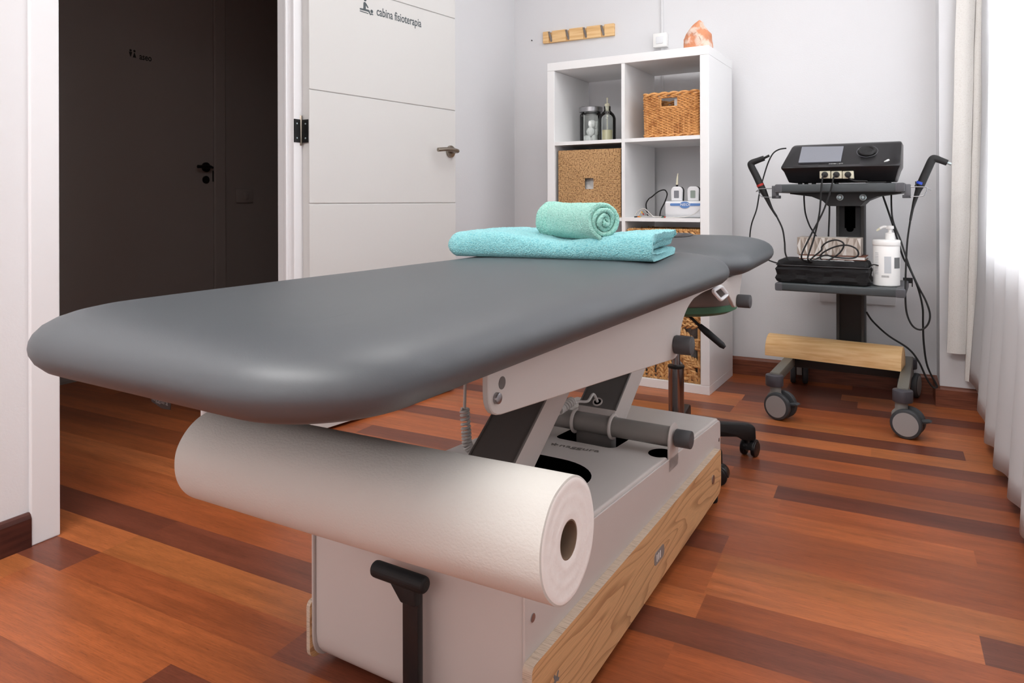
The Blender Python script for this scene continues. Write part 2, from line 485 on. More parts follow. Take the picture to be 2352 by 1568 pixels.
g = G(); g.box(-3.45, -5.1, -0.12, 1.1, 9.1, -0.002); struct('trim_1', g, 'skirting_dark', 'dark underlay slab beneath the wooden floor', 'subfloor')
g = G(); g.box(-3.45, -5.1, ZC, 1.1, 9.1, ZC+0.1); struct('ceiling', g, 'ceiling_paint', 'white ceiling above the treatment room', 'ceiling')
g = G()
for y0, y1, z0, z1 in ((YR-.1, 1.012, 0, ZC), (1.818, YB+.1, 0, ZC), (1.012, 1.818, 2.065, ZC)): g.box(XL-.058, y0, z0, XL, y1, z1)
struct('wall_left', g, 'wall_paint', 'white left wall with the doorway', 'wall')
g = G(); g.box(-1.87, YB, 0, 0.5, YB+.1, ZC); struct('wall_back', g, 'wall_paint', 'white back wall behind the cube shelf', 'wall')
g = G(); g.box(0.19, 3.272, 0, XR+.1, YB+.02, ZC); struct('wall_corner', g, 'wall_paint', 'white boxed pier in the back right corner', 'wall')
g = G()
WY0, WY1, WZ0, WZ1 = 1.55, 3.1, 0.6, 2.3
g.box(XR, YR-.1, 0, XR+.12, WY0, ZC); g.box(XR, WY1, 0, XR+.12, 3.3, ZC)
g.box(XR, WY0, 0, XR+.12, WY1, WZ0); g.box(XR, WY0, WZ1, XR+.12, WY1, ZC)
struct('wall_right', g, 'wall_paint', 'white right wall around the curtained window', 'wall')
g = G(); g.box(-1.9, YR-.1, 0, XR+.12, YR, ZC); struct('wall_rear', g, 'wall_paint', 'white wall behind the viewer', 'wall')
g = G(); g.box(XH-.1, -5, 0, XH, 9, ZC); struct('wall_hall', g, 'hall_shade', 'unlit far wall of the hall', 'wall')
g = G(); g.box(XH-.1, -5.1, 0, XL-.05, -5, ZC); g.box(XH-.1, 9, 0, XL-.05, 9.1, ZC); g.box(XL-.058, YB+.1, 0, XL, 9, ZC); g.box(XL-.058, -5, 0, XL, YR-.1, ZC); struct('wall_hall_end', g, 'hall_shade', 'end walls of the dark hall', 'wall')
# window
g = G()
for a, b in ((WY0, WY0+.05), (WY1-.05, WY1), ((WY0+WY1)/2-.03, (WY0+WY1)/2+.03)): g.box(XR+.04, a, WZ0, XR+.09, b, WZ1)
g.box(XR+.04, WY0, WZ0, XR+.09, WY1, WZ0+.05); g.box(XR+.04, WY0, WZ1-.05, XR+.09, WY1, WZ1)
w = struct('window_1', g, 'window_frame', 'white window behind the curtains', 'window')
g = G(); g.box(XR+.06, WY0+.05, WZ0+.05, XR+.064, WY1-.05, WZ1-.05); part('pane', g, 'window_glass', w)
# skirtings (profile with eased top)
def skirting(name, p0, p1, nrm, m, label, h=0.08, t=0.015):
    p0, p1, nrm = Vector(p0), Vector(p1), Vector(nrm)
    g = G(); poly = [(0, 0), (t, 0), (t, h-.012), (t-.004, h-.003), (t-.009, h), (0, h)]
    g.prism(poly, p0, nrm, (0, 0, 1), p1-p0); return struct(name, g, m, label, 'skirting board')
skirting('baseboard_back', (-1.80, YB, 0), (0.19, YB, 0), (0, -1, 0), 'skirting', 'reddish wooden skirting along the back wall')
skirting('baseboard_corner', (0.176, 3.272, 0), (XR, 3.272, 0), (0, -1, 0), 'skirting', 'short wooden skirting on the corner pier')
skirting('baseboard_corner_side', (0.19, YB-.015, 0), (0.19, 3.258, 0), (-1, 0, 0), 'skirting', 'wooden skirting on the side of the pier')
skirting('baseboard_right', (XR, YR, 0), (XR, 3.257, 0), (-1, 0, 0), 'skirting', 'wooden skirting under the window curtains')
skirting('baseboard_left', (XL, YR, 0), (XL, 0.954, 0), (1, 0, 0), 'skirting_dark', 'dark wooden skirting left of the doorway')
skirting('baseboard_left_far', (XL, 1.87, 0), (XL, YB, 0), (1, 0, 0), 'skirting', 'wooden skirting on the wall behind the open door')
# door frame
g = G()
g.box(XL, .954, 0, XL+.012, 1.022, 2.13, .003); g.box(XL-.062, 1.0, 0, XL+.004, 1.021, 2.065)
g.box(XL-.062, 1.80, 0, XL-.02, 1.822, 2.065); g.box(XL-.03, 1.795, 0, XL-.018, 1.822, 2.065, .002)
g.box(XL-.02, 1.808, 0, XL+.006, 1.846, 2.12, .003); g.box(XL-.01, 1.84, 0, XL+.003, 1.885, 2.12, .002)
g.box(XL-.062, 1.008, 2.045, XL, 1.82, 2.066); g.box(XL, .961, 2.06, XL+.012, 1.885, 2.13, .003)
struct('trim_2', g, 'white_lacquer', 'white lacquered frame around the open doorway', 'door frame')
# open door leaf
A = math.radians(9.5); DL = Vector((math.sin(A), math.cos(A), 0)); DN = Vector((DL.y, -DL.x, 0)); UZ = Vector((0, 0, 1))
D0 = Vector((-1.764, 1.846, 0))
def leafp(s_, z, n=0.0): return D0 + DL*s_ + UZ*z + DN*n
g = G()
g.obox(leafp(.3785, 1.026, -.021), DL, UZ, DN, (.3785, 1.014, .017))
zs = [.012, .413, .807, 1.2037, 1.600, 2.04]
for a, b in zip(zs[:-1], zs[1:]):
    a2 = a + (.0025 if a > .1 else 0); b2 = b - (.0025 if b < 2 else 0)
    g.obox(leafp(.3785, (a2+b2)/2, -.003), DL, UZ, DN, (.3785, (b2-a2)/2, .003), .0012, 1)
door = struct('door_1', g, 'door_white', 'open white door leaf with horizontal grooves, folded back against the left wall', 'door')
g = G(); g.cyl(leafp(.722, 1.027, 0), leafp(.722, 1.027, .008), .026, n=32, bev=.002)
g.tube(smooth_path([leafp(.722, 1.027, .006), leafp(.722, 1.027, .035), leafp(.716, 1.027, .047), leafp(.695, 1.029, .051), leafp(.65, 1.031, .048), leafp(.605, 1.027, .040)], 6), [.009]*13+[.0085]*18, 14, flat=1.0)
part('door_handle', g, 'nickel', door, 'brushed nickel lever handle')
g = G(); zc = 1.06
g.box(XL+.005, 1.808, zc-.04, XL+.008, 1.840, zc+.04); g.box(-1.80, 1.8430, zc-.04, -1.768, 1.8462, zc+.04)
hg = part('hinge', g, 'black_plastic', door, 'dark bronze butt hinge', smooth=False)
g = G(); g.cyl((-1.7995, 1.841, zc-.05), (-1.7995, 1.841, zc+.055), .006, n=16, bev=.002); part('hinge_pin', g, 'nickel', hg)
g = G()
for y, x in ((1.820, XL+.009),):
    for dz in (-.025, .025): g.cyl((XL+.0075, y if dz > 0 else y, zc+dz), (x, y, zc+dz), .003, n=10)
for x in (-1.779,):
    for dz in (-.025, .025): g.cyl((x, 1.8435, zc+dz), (x, 1.8420, zc+dz), .003, n=10)
part('hinge_screws', g, 'zinc', hg)
text_part('cabina fisioterapia', 'sign_lettering', 'sign_grey', door, leafp(.309, 1.5245, .0002), DL, UZ, .2405, .0335, .0004, bold=.012, label='grey adhesive lettering of the treatment room')
g = G(); mm = lambda s_, z: (s_, z)
def flat(g, pts): g.prism(pts, leafp(0, 0, .0002), DL, UZ, DN*.0004)
def disc(cx, cz, r, sy=1.0, n=18): return [(cx+r*math.cos(2*pi*k/n), cz+r*sy*math.sin(2*pi*k/n)) for k in range(n)]
flat(g, disc(.252, 1.5705, .0062)); flat(g, [(.243, 1.5335), (.244, 1.557), (.247, 1.5615), (.254, 1.561), (.260, 1.555), (.2685, 1.5445), (.266, 1.541), (.2575, 1.5475), (.2555, 1.551), (.2555, 1.5335)])
flat(g, [(.2265, 1.5345), (.2265, 1.5285), (.268, 1.5285), (.2745, 1.5205), (.2765, 1.5175), (.286, 1.5215), (.291, 1.520), (.2915, 1.5235), (.286, 1.5265), (.2785, 1.5235), (.2735, 1.5345), (.268, 1.5365), (.245, 1.5355)])
flat(g, disc(.2845, 1.5335, .0065)); flat(g, [(.2265, 1.5252), (.2265, 1.522), (.268, 1.5205), (.2672, 1.5235)])
part('sign_pictogram', g, 'sign_grey', door, 'grey pictogram of a person treating another lying down', smooth=False)
# hall door
g = G(); g.box(XH, 1.80, .012, XH+.004, 2.667, 2.05); 
d2 = struct('door_2', g, 'hall_door_shade', 'closed toilet door across the dark hall', 'door')
g = G(); g.box(XH, 2.672, 0, XH+.014, 2.745, 2.13, .004); g.box(XH, 1.73, 2.055, XH+.014, 2.745, 2.13, .004)
part('casing', g, 'hall_door_shade', d2, smooth=False)
g = G(); g.cyl((XH+.004, 2.619, 1.002), (XH+.012, 2.619, 1.002), .026, n=28); 
g.tube([(XH+.01, 2.619, 1.002), (XH+.045, 2.619, 1.002), (XH+.05, 2.60, 1.002), (XH+.05, 2.535, 1.001)], .009, 12); g.cyl((XH+.01, 2.619, 1.002), (XH+.012, 2.66, 1.002), .006)
part('door_handle', g, 'black_plastic', d2, 'dark lever handle')
g = G(); g.cyl((XH+.004, 2.619, .934), (XH+.010, 2.619, .934), .021, n=28); part('keyhole_rosette', g, 'black_plastic', d2)
g = G(); g.box(XH+.003, 2.663, .925, XH+.006, 2.670, .985); part('strike_plate', g, 'black_plastic', d2)
text_part('aseo', 'sign_lettering', 'sign_dark', d2, (XH+.0042, 2.236, 1.5185), (0, 1, 0), (0, 0, 1), .066, .032, .0004, bold=.02, label='dark lettering on the toilet door')
g = G(); P2 = lambda pts: g.prism(pts, (XH+.0042, 0, 0), (0, 1, 0), (0, 0, 1), (.0004, 0, 0))
P2(disc(2.190, 1.5535, .0058)); P2([(2.1815, 1.546), (2.1985, 1.546), (2.1915, 1.523), (2.1885, 1.523)])
P2(disc(2.210, 1.5535, .0058)); P2([(2.2015, 1.5215), (2.2195, 1.5215), (2.2115, 1.545), (2.2085, 1.545)])
part('sign_pictogram', g, 'sign_dark', d2, smooth=False)
g = G(); g.box(XH, 2.823, .809, XH+.010, 2.940, .889, .003); t = single('wall_switch', g, 'hall_shade', 'unlit switch plate on the hall wall right of the toilet door', 'switch', (XH, 2.88, .85), 'R')
g = G(); g.box(XH+.009, 2.862, .828, XH+.014, 2.902, .87, .002); part('rocker', g, 'hall_shade', t)
# back wall fittings
t = thing('coat_rack', 'bamboo coat rack with four folding grey hooks on the back wall', 'coat rack', (-1.42, YB, 1.69), 'R')
g = G(); hx = [-1.583, -1.484, -1.385, -1.288]; xs = [-1.622] + [x for h in hx for x in (h-.004, h+.014)] + [-1.221]
zt, zb = 1.7205, 1.6585
for i in range(0, len(xs), 2): g.box(xs[i], YB-.018, zb, xs[i+1], YB, zt, .0015, 1)
for h in hx: g.box(h-.006, YB-.010, zb, h+.016, YB, zt-.006)
part('board', g, 'pine', t, smooth=False)
for h in hx:
    g = G(); g.hull([(h-.007+a*.012, YB-.019-b*.004, zt-.004) for a in (0, 1) for b in (0, 1)] + [(h+.006+a*.012, YB-.014-b*.004, zb+.006) for a in (0, 1) for b in (0, 1)], .001, 1)
    part('hook', g, 'hook_grey', t)
t = thing('light_switch', 'white surface light switch on the back wall above the cube shelf', 'switch', (-.979, YB, 1.605), 'R')
g = G(); g.box(-1.014, YB-.034, 1.571, -.944, YB, 1.640, .004); part('housing', g, 'plug_white', t)
g = G(); g.box(-.998, YB-.038, 1.587, -.962, YB-.03, 1.622, .003); part('rocker', g, 'device_white', t)
g = G(); g.box(-.981, YB-.01, 1.64, -.968, YB, ZC, .002); g.box(-.981, YB-.01, 1.10, -.968, YB, 1.571, .002)
single('cable_conduit', g, 'wall_paint', 'slim white cable duct running up from the light switch', 'cable duct', (-.975, YB, 1.6), 'R')
g = G(); g.cyl((-1.695, YB-.006, 1.686), (-1.695, YB, 1.686), .003, n=10); single('nail', g, 'nail', 'small dark nail in the back wall left of the coat rack', 'nail', (-1.695, YB, 1.686), 'R')
t = thing('socket_cover', 'flat white cover plate low on the back wall behind the trolley column', 'cover plate', (-.11, YB, .43), 'R')
g = G(); g.box(-.262, YB-.012, .362, .039, YB, .47, .003); part('plate', g, 'wall_paint', t)
# curtains
def curtain(name, y0, y1, xm, amp, wav, ztop, hem, m, label, ph=0.0, ny=150, nz=40, drift=0.0):
    g = G(); R_ = []
    for j in range(nz+1):
        row = []
        for i in range(ny+1):
            f = i/ny; y = y0 + (y1-y0)*f
            zb_ = hem(f); z = zb_ + (ztop-zb_)*j/nz; k = 1 - j/nz
            a = 2*pi*(y/wav) + ph + .5*math.sin(y*9) + .25*math.sin(z*2.1)
            x = xm + amp*(.75+.35*k)*math.sin(a) + .006*noise.noise(Vector((y*7, z*3, 2))) - drift*k**4
            row.append(g.v((x, y + .014*math.cos(a)*k, z)))
        R_.append(row)
    for a, b in zip(R_[:-1], R_[1:]):
        for i in range(ny): g.bm.faces.new((a[i], a[i+1], b[i+1], b[i]))
    o = single(name, g, m, label, 'curtain', (xm, (y0+y1)/2, 1.2), 'R', normals=False)
    md = o.modifiers.new('thickness', 'SOLIDIFY'); md.thickness = 0.0015
    return o
curtain('white_curtain', 3.20, 0.9, .333, .009, .235, 2.45, lambda f: .09*max(0, 1-f*5) + .035 + .010*math.sin(f*60), 'white_curtain', 'sheer white curtain hanging in folds over the right-hand window', ph=.9, drift=.042)
t = thing('linen_curtain', 'natural flecked linen curtain bunched beside the corner pier', 'curtain', (.28, 3.22, 1.3), 'R')
def strip(x_top, x_bot, w, zb, y, yb):
    g = G(); rows = []
    for j in range(31):
        f = j/30; z = zb + (2.45-zb)*f; x0 = x_bot + (x_top-x_bot)*f + .003*noise.noise(Vector((z*5, w*9, 1)))
        xs_ = [x0 + w*k/8 for k in range(9)]
        fr = [(x, y - .012*math.sin(pi*k/8) + .004*noise.noise(Vector((x*20, z*6, 3))), z) for k, x in enumerate(xs_)]
        bk = [(x, yb, z) for x in reversed(xs_)]
        rows.append(fr+bk)
    g.rings(rows); return g
part('front_panel', strip(.267, .212, .062, .222, 3.222, 3.232), 'linen', t)
part('rear_panel', strip(.332, .272, .036, .118, 3.228, 3.245), 'linen', t)
# ================================================================== MASSAGE TABLE
XC = -0.735
tb = thing('massage_table', 'grey upholstered electric treatment table on a taupe steel base with wooden side boards', 'massage table', (XC, 1.4, 0))
def cushion(y0, y1, hw, zb, th, rad, tilt=0.0, face=None):
    """bullnose pad: (inset, height) profile swept round a rounded rectangle"""
    prof = [(.10, 0), (.062, .0), (.044, .0012), (.028, .0052), (.015, .0115), (.0055, .021), (.001, .030), (0, .037), (.001, .0445), (.005, .0535), (.0125, .0620), (.024, .0692), (.039, .0748), (.058, .0793), (.082, .0828), (.11, .0852), (.15, .0868), (.20, .0876)]
    k = th/.0878; g = G(); rows = []
    for ins, h in prof:
        ol = rrect(XC-hw+ins, y0+ins, XC+hw-ins, y1-ins, max(rad-ins*.75, .03), 12)
        # extra points along straight sides
        pts = []
        for a, b in zip(ol, ol[1:]+ol[:1]):
            d = math.hypot(b[0]-a[0], b[1]-a[1]); m = max(1, int(d/.06))
            if d < .055: m = 1
            pts += [(a[0]+(b[0]-a[0])*i/m, a[1]+(b[1]-a[1])*i/m) for i in range(m)]
        rows.append((pts, zb+h*k))
    n0 = max(len(p) for p, _ in rows)
    def resample(pts, n):
        P = pts+[pts[0]]; L = [0]
        for a, b in zip(P[:-1], P[1:]): L.append(L[-1]+math.hypot(b[0]-a[0], b[1]-a[1]))
        out = []; j = 0
        for i in range(n):
            s_ = L[-1]*i/n
            while L[j+1] < s_: j += 1
            t_ = (s_-L[j])/(L[j+1]-L[j]+1e-12); out.append((P[j][0]+(P[j+1][0]-P[j][0])*t_, P[j][1]+(P[j+1][1]-P[j][1])*t_))
        return out
    R_ = []
    for pts, z in rows:
        row = []
        for x, y in resample(pts, 360):
            zz = z + (y-y0)*tilt
            w = .0012*noise.noise(Vector((x*5, y*5, 1))) if zb+.05 < z < zb+.084*k else 0
            row.append((x, y, zz+w))
        R_.append(row)
    g.rings(R_)
    return g
mt = part('mattress', cushion(.424, 1.888, .297, .600, .0868, .135), 'vinyl', tb)
hd = part('head_cushion', cushion(1.892, 2.455, .297, .600, .088, .15, tilt=.036), 'vinyl', tb)
g = G(); rows = []
for k_, z_ in ((1.0, .0), (.97, .0015), (.85, .002)):
    rows.append([(XC+.055*k_*math.cos(a), 2.26+.085*k_*math.sin(a), .689+(2.26-1.892)*.036+.085*k_*math.sin(a)*.036+z_) for a in [2*pi*i/40 for i in range(40)]])
g.rings(rows); part('face_hole_plug', g, 'black_gloss', hd, 'dark plug of the face hole')
g = G(); g.box(XC-.20, .66, .588, XC+.20, 1.86, .6015, .003)
part('under_board', g, 'black_rubber', tb)
# side rails
rail = [(.765, .600), (.765, .536), (1.545, .4655), (1.56, .53), (1.605, .566), (1.66, .583), (1.74, .589), (1.89, .590), (1.95, .578), (2.02, .535), (2.062, .507), (2.10, .512), (2.15, .602)]
rp = roundpoly(rail, [0, .032, .05, .03, .03, .02, .03, .03, .03, .03, .03, .03, 0])
for x in (-.505, -.975):
    g = G(); g.prism(rp, (x, 0, 0), (0, 1, 0), (0, 0, 1), (.010, 0, 0), .0015, 1); part('side_rail', g, 'taupe_metal', tb)
g = G(); g.cyl((-.494, 1.519, .500), (-.456, 1.519, .500), .0205, n=36, bev=.002); part('pivot_cap', g, 'cap_grey', tb, 'dark grey rubber end cap')
g = G(); g.cyl((-.494, 2.088, .526), (-.458, 2.088, .526), .019, n=36, bev=.002); part('pivot_cap', g, 'cap_grey', tb, 'dark grey rubber end cap')
g = G(); g.cyl((-.504, 1.552, .284), (-.468, 1.552, .284), .0195, n=36, bev=.002); part('pivot_cap', g, 'cap_grey', tb, 'dark grey rubber end cap')
g = G(); g.cyl((-.497, .783, .5585), (-.489, .783, .5585), .0075, n=24, bev=.002); part('rail_bolt', g, 'steel', tb, 'steel bolt')
g = G(); g.cyl((-.4955, .798, .575), (-.4945, .798, .575), .0085, n=24); part('rail_hole', g, 'dark_panel', tb, 'dark hole in the rail')
# buckle ring
g = G(); q = [tuple(at_x(u, v, -.487))[1:] for u, v in ((1637, 668), (1656, 657), (1671, 676), (1655, 689))]
cxx = [Vector((-.487, a, b)) for a, b in roundpoly(q, .014, 5)]; g.tube(cxx, .0048, 8, closed=True); part('strap_ring', g, 'white_lacquer', tb, 'white strap ring hanging from the rail')
# base
zt_ = lambda y: .288 - .0594*(y-.885)
out = roundpoly([(.885, .012), (.885, zt_(.885)), (1.945, zt_(1.945)), (1.945, .050)], [.05, .035, .02, .03], 6)
g = G(); g.prism(out, (-.935, 0, 0), (0, 1, 0), (0, 0, 1), (.423, 0, 0), .005, 3)
base = part('base_cover', g, 'taupe_metal', tb)
cuts = []
c = G(); c.prism(rrect(-.850, 1.0, -.586, 1.365, .11, 10), (0, 0, .13), (1, 0, 0), (0, 1, 0), (0, 0, .3)); cuts.append((c, 'black_void'))
c = G(); c.prism([(-.534+.026*math.cos(a), 1.535+.036*math.sin(a)) for a in [2*pi*i/32 for i in range(32)]], (0, 0, .15), (1, 0, 0), (0, 1, 0), (0, 0, .3)); cuts.append((c, 'black_void'))
c = G(); c.prism(rrect(-.785, 1.500, -.632, 1.655, .02, 6), (0, 0, .15), (1, 0, 0), (0, 1, 0), (0, 0, .3)); cuts.append((c, 'black_void'))
boolean(base, cuts)
for p in base.data.polygons: p.use_smooth = True
base.data.set_sharp_from_angle(angle=math.radians(35))
out2 = roundpoly([(.880, .008), (.880, zt_(.88)-.006), (1.949, zt_(1.949)-.006), (1.949, .046)], [.052, .037, .02, .03], 6)
for x in (-.9385, -.5125):
    g = G(); g.prism(out2, (x, 0, 0), (0, 1, 0), (0, 0, 1), (.004, 0, 0), .001, 1); part('side_plate', g, 'taupe_metal', tb)
sb = [(.872, .014), (.872, .155), (1.893, .1595), (1.893, .046)]
for x in (-.5082, -.9465):
    g = G(); g.prism(roundpoly(sb if x > -.6 else [(.876, .016), (.876, .118), (1.893, .1585), (1.893, .046)], [.02, .012, .012, .03], 5), (x, 0, 0), (0, 1, 0), (0, 0, 1), (.0158 if x > -.6 else .008, 0, 0), 0, mi=0, mi_side=1)
    o = part('side_board', g, ['oak', 'ply_edge'], tb, 'oak faced plywood board', ang=40)
    if x > -.6: board = o
g = G(); g.cyl((-.493, 1.813, .104), (-.4905, 1.813, .104), .011, n=24); part('board_bolt', g, 'steel', tb)
g = G(); g.prism(rrect(1.376, .074, 1.436, .100, .010), (-.4925, 0, 0), (0, 1, 0), (0, 0, 1), (.0008, 0, 0)); sk = part('socket_recess', g, 'tube_metal', tb, 'recessed socket in the side board')
g = G()
for k in range(3): g.box(-.4918, 1.388+k*.010, .080, -.4912, 1.3925+k*.010, .094)
part('socket_pins', g, 'plug_white', sk)
g = G(); g.prism([(.937, .106), (.9405, .0985), (.936, .093), (.939, .0915), (.946, .0945), (.953, .0915), (.956, .0945), (.9505, .0995), (.9545, .1065), (.951, .1075), (.9465, .101), (.941, .1075)], (-.4925, 0, 0), (0, 1, 0), (0, 0, 1), (.0005, 0, 0)); part('brand_mark', g, 'label_grey', tb, 'small grey emblem on the side board')
for y_, z_, r_ in ((.903, .207, .0062), (1.932, .168, .005)):
    g = G(); g.cyl((-.5092, y_, z_), (-.5072, y_, z_), r_, n=18); part('plate_screw', g, 'steel', tb)
for x, y in ((-.527, 1.925), (-.92, 1.925), (-.56, .955), (-.895, .955)):
    g = G(); g.cyl((x, y, 0), (x, y, .06), .017, n=20, bev=.003); part('foot', g, 'black_rubber', tb)
# logo on the base
sl = math.atan(.0594)
text_part('naggura', 'engraved_lettering', 'engraved', tb, (-.742, 1.443, zt_(1.443)+.0003), (1, .10, 0), (-.10, 1, -.0594), .094, .020, .0004, label='faint engraved maker lettering')
g = G()
for k in range(5): a = pi/2+2*pi*k/5; g.tube([(-.757+.002*math.cos(a), 1.449+.002*math.sin(a), zt_(1.449)+.0006), (-.757+.0085*math.cos(a), 1.449+.0085*math.sin(a), zt_(1.449)+.0006)], .0012, 6)
part('engraved_emblem', g, 'engraved', tb)
# pivot tube and collars
g = G(); g.cyl((-.938, 1.552, .284), (-.513, 1.552, .284), .0225, n=40); part('pivot_tube', g, 'tube_metal', tb)
for x in (-.752, -.6555):
    g = G(); g.tube([(x, 1.552+.0262*math.cos(a), .284+.0262*math.sin(a)) for a in [2*pi*i/40 for i in range(40)]], .0042, 8, closed=True)
    part('collar', g, 'taupe_metal', tb)
g = G(); g.box(-.750, 1.548, .200, -.659, 1.580, .272, .002); part('arm_foot', g, 'dark_panel', tb)
br = [(1.518, .215), (1.520, .284)] + [(1.552-.032*math.cos(a), .284+.032*math.sin(a)) for a in [pi*i/14 for i in range(15)]] + [(1.584, .215)]
for x in (-.5125, -.9385):
    g = G(); g.prism(br, (x, 0, 0), (0, 1, 0), (0, 0, 1), (.004, 0, 0), .0008, 1); part('tube_bracket', g, 'taupe_metal', tb)
# lifting arms
def arm(y0, z0, z1, s0=-.012):
    d = Vector((0, .819, .5735)); n = Vector((0, -.5735, .819)); L_ = (z1-z0)/.5735
    c0 = Vector((-.7035, y0, z0)); c0 += d*(s0+.012); L_ -= s0+.012
    g = G(); g.obox(c0+d*(L_/2-.01), (1, 0, 0), d, n, (.0495, L_/2+.012, .034), .004, 2)
    a = part('lifting_arm', g, 'taupe_metal', tb)
    g = G(); g.obox(c0+d*(L_/2-.004)+n*.0335, (1, 0, 0), d, n, (.0462, L_/2, .0015), .001, 1); part('front_panel', g, 'dark_panel', a, 'dark grey panel')
    g = G()
    for s_ in (-1, 1): g.obox(c0+Vector((s_*.0472, 0, 0))+d*(L_/2-.004)+n*.0345, (1, 0, 0), d, n, (.0016, L_/2, .003), .0008, 1)
    part('panel_lip', g, 'dark_panel', a)
    return a, c0, d, n
arm(1.075, .285, .545)
a2, c0, d_, n_ = arm(1.556, .268, .560, .030)
gp = c0 + d_*.012 + n_*.0355 + Vector((-.004, 0, 0))
g = G(); g.tube([gp + Vector((1, 0, 0))*(.0105*math.cos(a)) + d_*(.0105*math.sin(a)) for a in [2*pi*i/28 for i in range(28)]], .0022, 8, closed=True); part('grommet', g, 'taupe_metal', a2, 'light ring grommet')
g = G(); g.cyl(gp-n_*.0012, gp+n_*.0006, .0095, n=24); part('grommet_hole', g, 'black_void', a2)
# coiled cord
g = G()
base_pts = [Vector(p) for p in ((-.868, 1.25, .598), (-.868, 1.25, .45), (-.870, 1.25, .372))]
path = smooth_path(base_pts, 6); r0 = .0030
g.tube(path, .0034, 8)
axis = smooth_path([(-.870, 1.25, .370), (-.866, 1.25, .325), (-.861, 1.25, .292), (-.848, 1.27, .281), (-.82, 1.34, .283), at(1270, 949, 1.42), at(1290, 938, 1.47), at(1314, 921, 1.52)], 26)
N_ = len(axis); hel = []; turns = 38
fr = Vector((0, 1, 0))
for i in range(N_*4-3):
    f = i/4; k = min(int(f), N_-2); p = axis[k].lerp(axis[k+1], f-k); t_ = (axis[k+1]-axis[k]).normalized()
    nx = fr.cross(t_).normalized(); ny = t_.cross(nx); a = 2*pi*turns*i/(N_*4-4)
    hel.append(p + nx*(.0085*math.cos(a)) + ny*(.0085*math.sin(a)))
g.tube(hel, .0030, 6)
g.tube(smooth_path([hel[-1], at(1330, 922, 1.53), at(1350, 921, 1.545), gp+n_*.020+Vector((-.006, 0, .004)), gp-n_*.001], 8), .0034, 8)
part('coiled_cord', g, 'cord_white', tb, 'off-white coiled hand control cord')
# lever with T handle
g = G(); g.box(-.7065, .846, .004, -.6765, .860, .236, .002); lv = part('lift_lever', g, 'black_gloss', tb, 'black upright lever')
g = G(); g.cyl((-.764, .846, .238), (-.659, .846, .238), .0128, n=24, bev=.006)
g.hull([(-.7285, .838, .232), (-.7285, .854, .232), (-.6760, .838, .232), (-.6760, .854, .232), (-.7055, .840, .202), (-.7055, .854, .202), (-.6760, .840, .202), (-.6760, .854, .202)], .003); part('handle', g, 'black_rubber', lv, 'black T handle')
g = G(); g.box(-.705, .85, 0, -.663, .98, .016, .003); part('lever_pivot', g, 'black_rubber', tb)
# holder of the paper roll
ra = Vector((1, 0, .024)).normalized(); rc = Vector((-.631, .677, .4485))
g = G(); g.tube(smooth_path([(-.945, .677, .598), (-.945, .677, .50), (-.945, .677, .452), (-.938, .677, .4415), rc+ra*(-.285), rc+ra*(-.1), rc+ra*(.10)], 5), .0068, 12); g.box(-.965, .655, .592, -.925, .70, .600, .002)
part('roll_holder', g, 'white_lacquer', tb, 'white rod holding the paper roll')
# woven brand tag
g = G(); tg = [at(340, 893, .50), at(393, 901, .50), at(391, 941, .505), at(372, 938, .505), at(348, 922, .503)]
tg[0].z = .602; tg[1].z = .602
g.face(tg); o = part('brand_tag', g, 'black_plastic', tb, 'black woven tag', smooth=False, normals=False)
md = o.modifiers.new('thickness', 'SOLIDIFY'); md.thickness = 0.0008; md.offset = 1
p0 = at(347, 916, .4985)
text_part('naggura', 'tag_lettering', 'label_grey', o, p0, (1, 0, -.10), (0, 0, 1), .033, .006, .0003)
# ------------------------------------------------------------------ paper roll
t = thing('paper_roll', 'large white paper couch roll with cardboard core hanging under the table end', 'paper roll', rc)
g = G(); R0, RC, HL = .0645, .0205, .295; rows = []
ay = Vector((0, 1, 0)); az = ra.cross(ay)
def rring(x, r, wob=0.0):
    return [rc + ra*x + ay*((r+wob*noise.noise(Vector((x*4, math.cos(a)*2, math.sin(a)*2))))*math.cos(a)) + az*((r+wob*noise.noise(Vector((x*4, math.cos(a)*2, math.sin(a)*2))))*math.sin(a)) for a in [2*pi*k/96 for k in range(96)]]
prof = [(-HL, R0-.0022)] + [(-HL+.001, R0)] + [(-HL+.59*i/30, R0) for i in range(1, 30)] + [(HL-.001, R0), (HL, R0-.0022)]
for x, r in prof: rows.append(rring(x, r, .0012))
n_side = len(rows)
seq = [rring(HL+.0006*math.sin(k*2.2), R0-.0022-(R0-.0022-RC)*k/8) for k in range(1, 9)]
inner = [rring(HL-.002-.586*i/6, RC) for i in range(7)]
back = [rring(-HL, RC+(R0-.0022-RC)*k/8) for k in range(0, 8)]
allr = rows + seq + inner + back
g.rings(allr+[allr[0]], True, False, False); bmesh.ops.remove_doubles(g.bm, verts=g.bm.verts, dist=1e-6)
for f in g.bm.faces:
    c = f.calc_center_median()-rc; x = c.dot(ra)
    if abs(abs(x)-HL) < .0016 and (c-ra*x).length < R0-.003: f.material_index = 1
part('paper', g, ['paper', 'paper_end'], t, ang=50)
g = G(); cr = [rring(HL-.001, RC-.0001), rring(HL-.001, RC-.0016), rring(-HL+.001, RC-.0016), rring(-HL+.001, RC-.0001)]
g.rings(cr+[cr[0]], True, False, False); part('cardboard_core', g, 'cardboard', t, 'brown cardboard core')
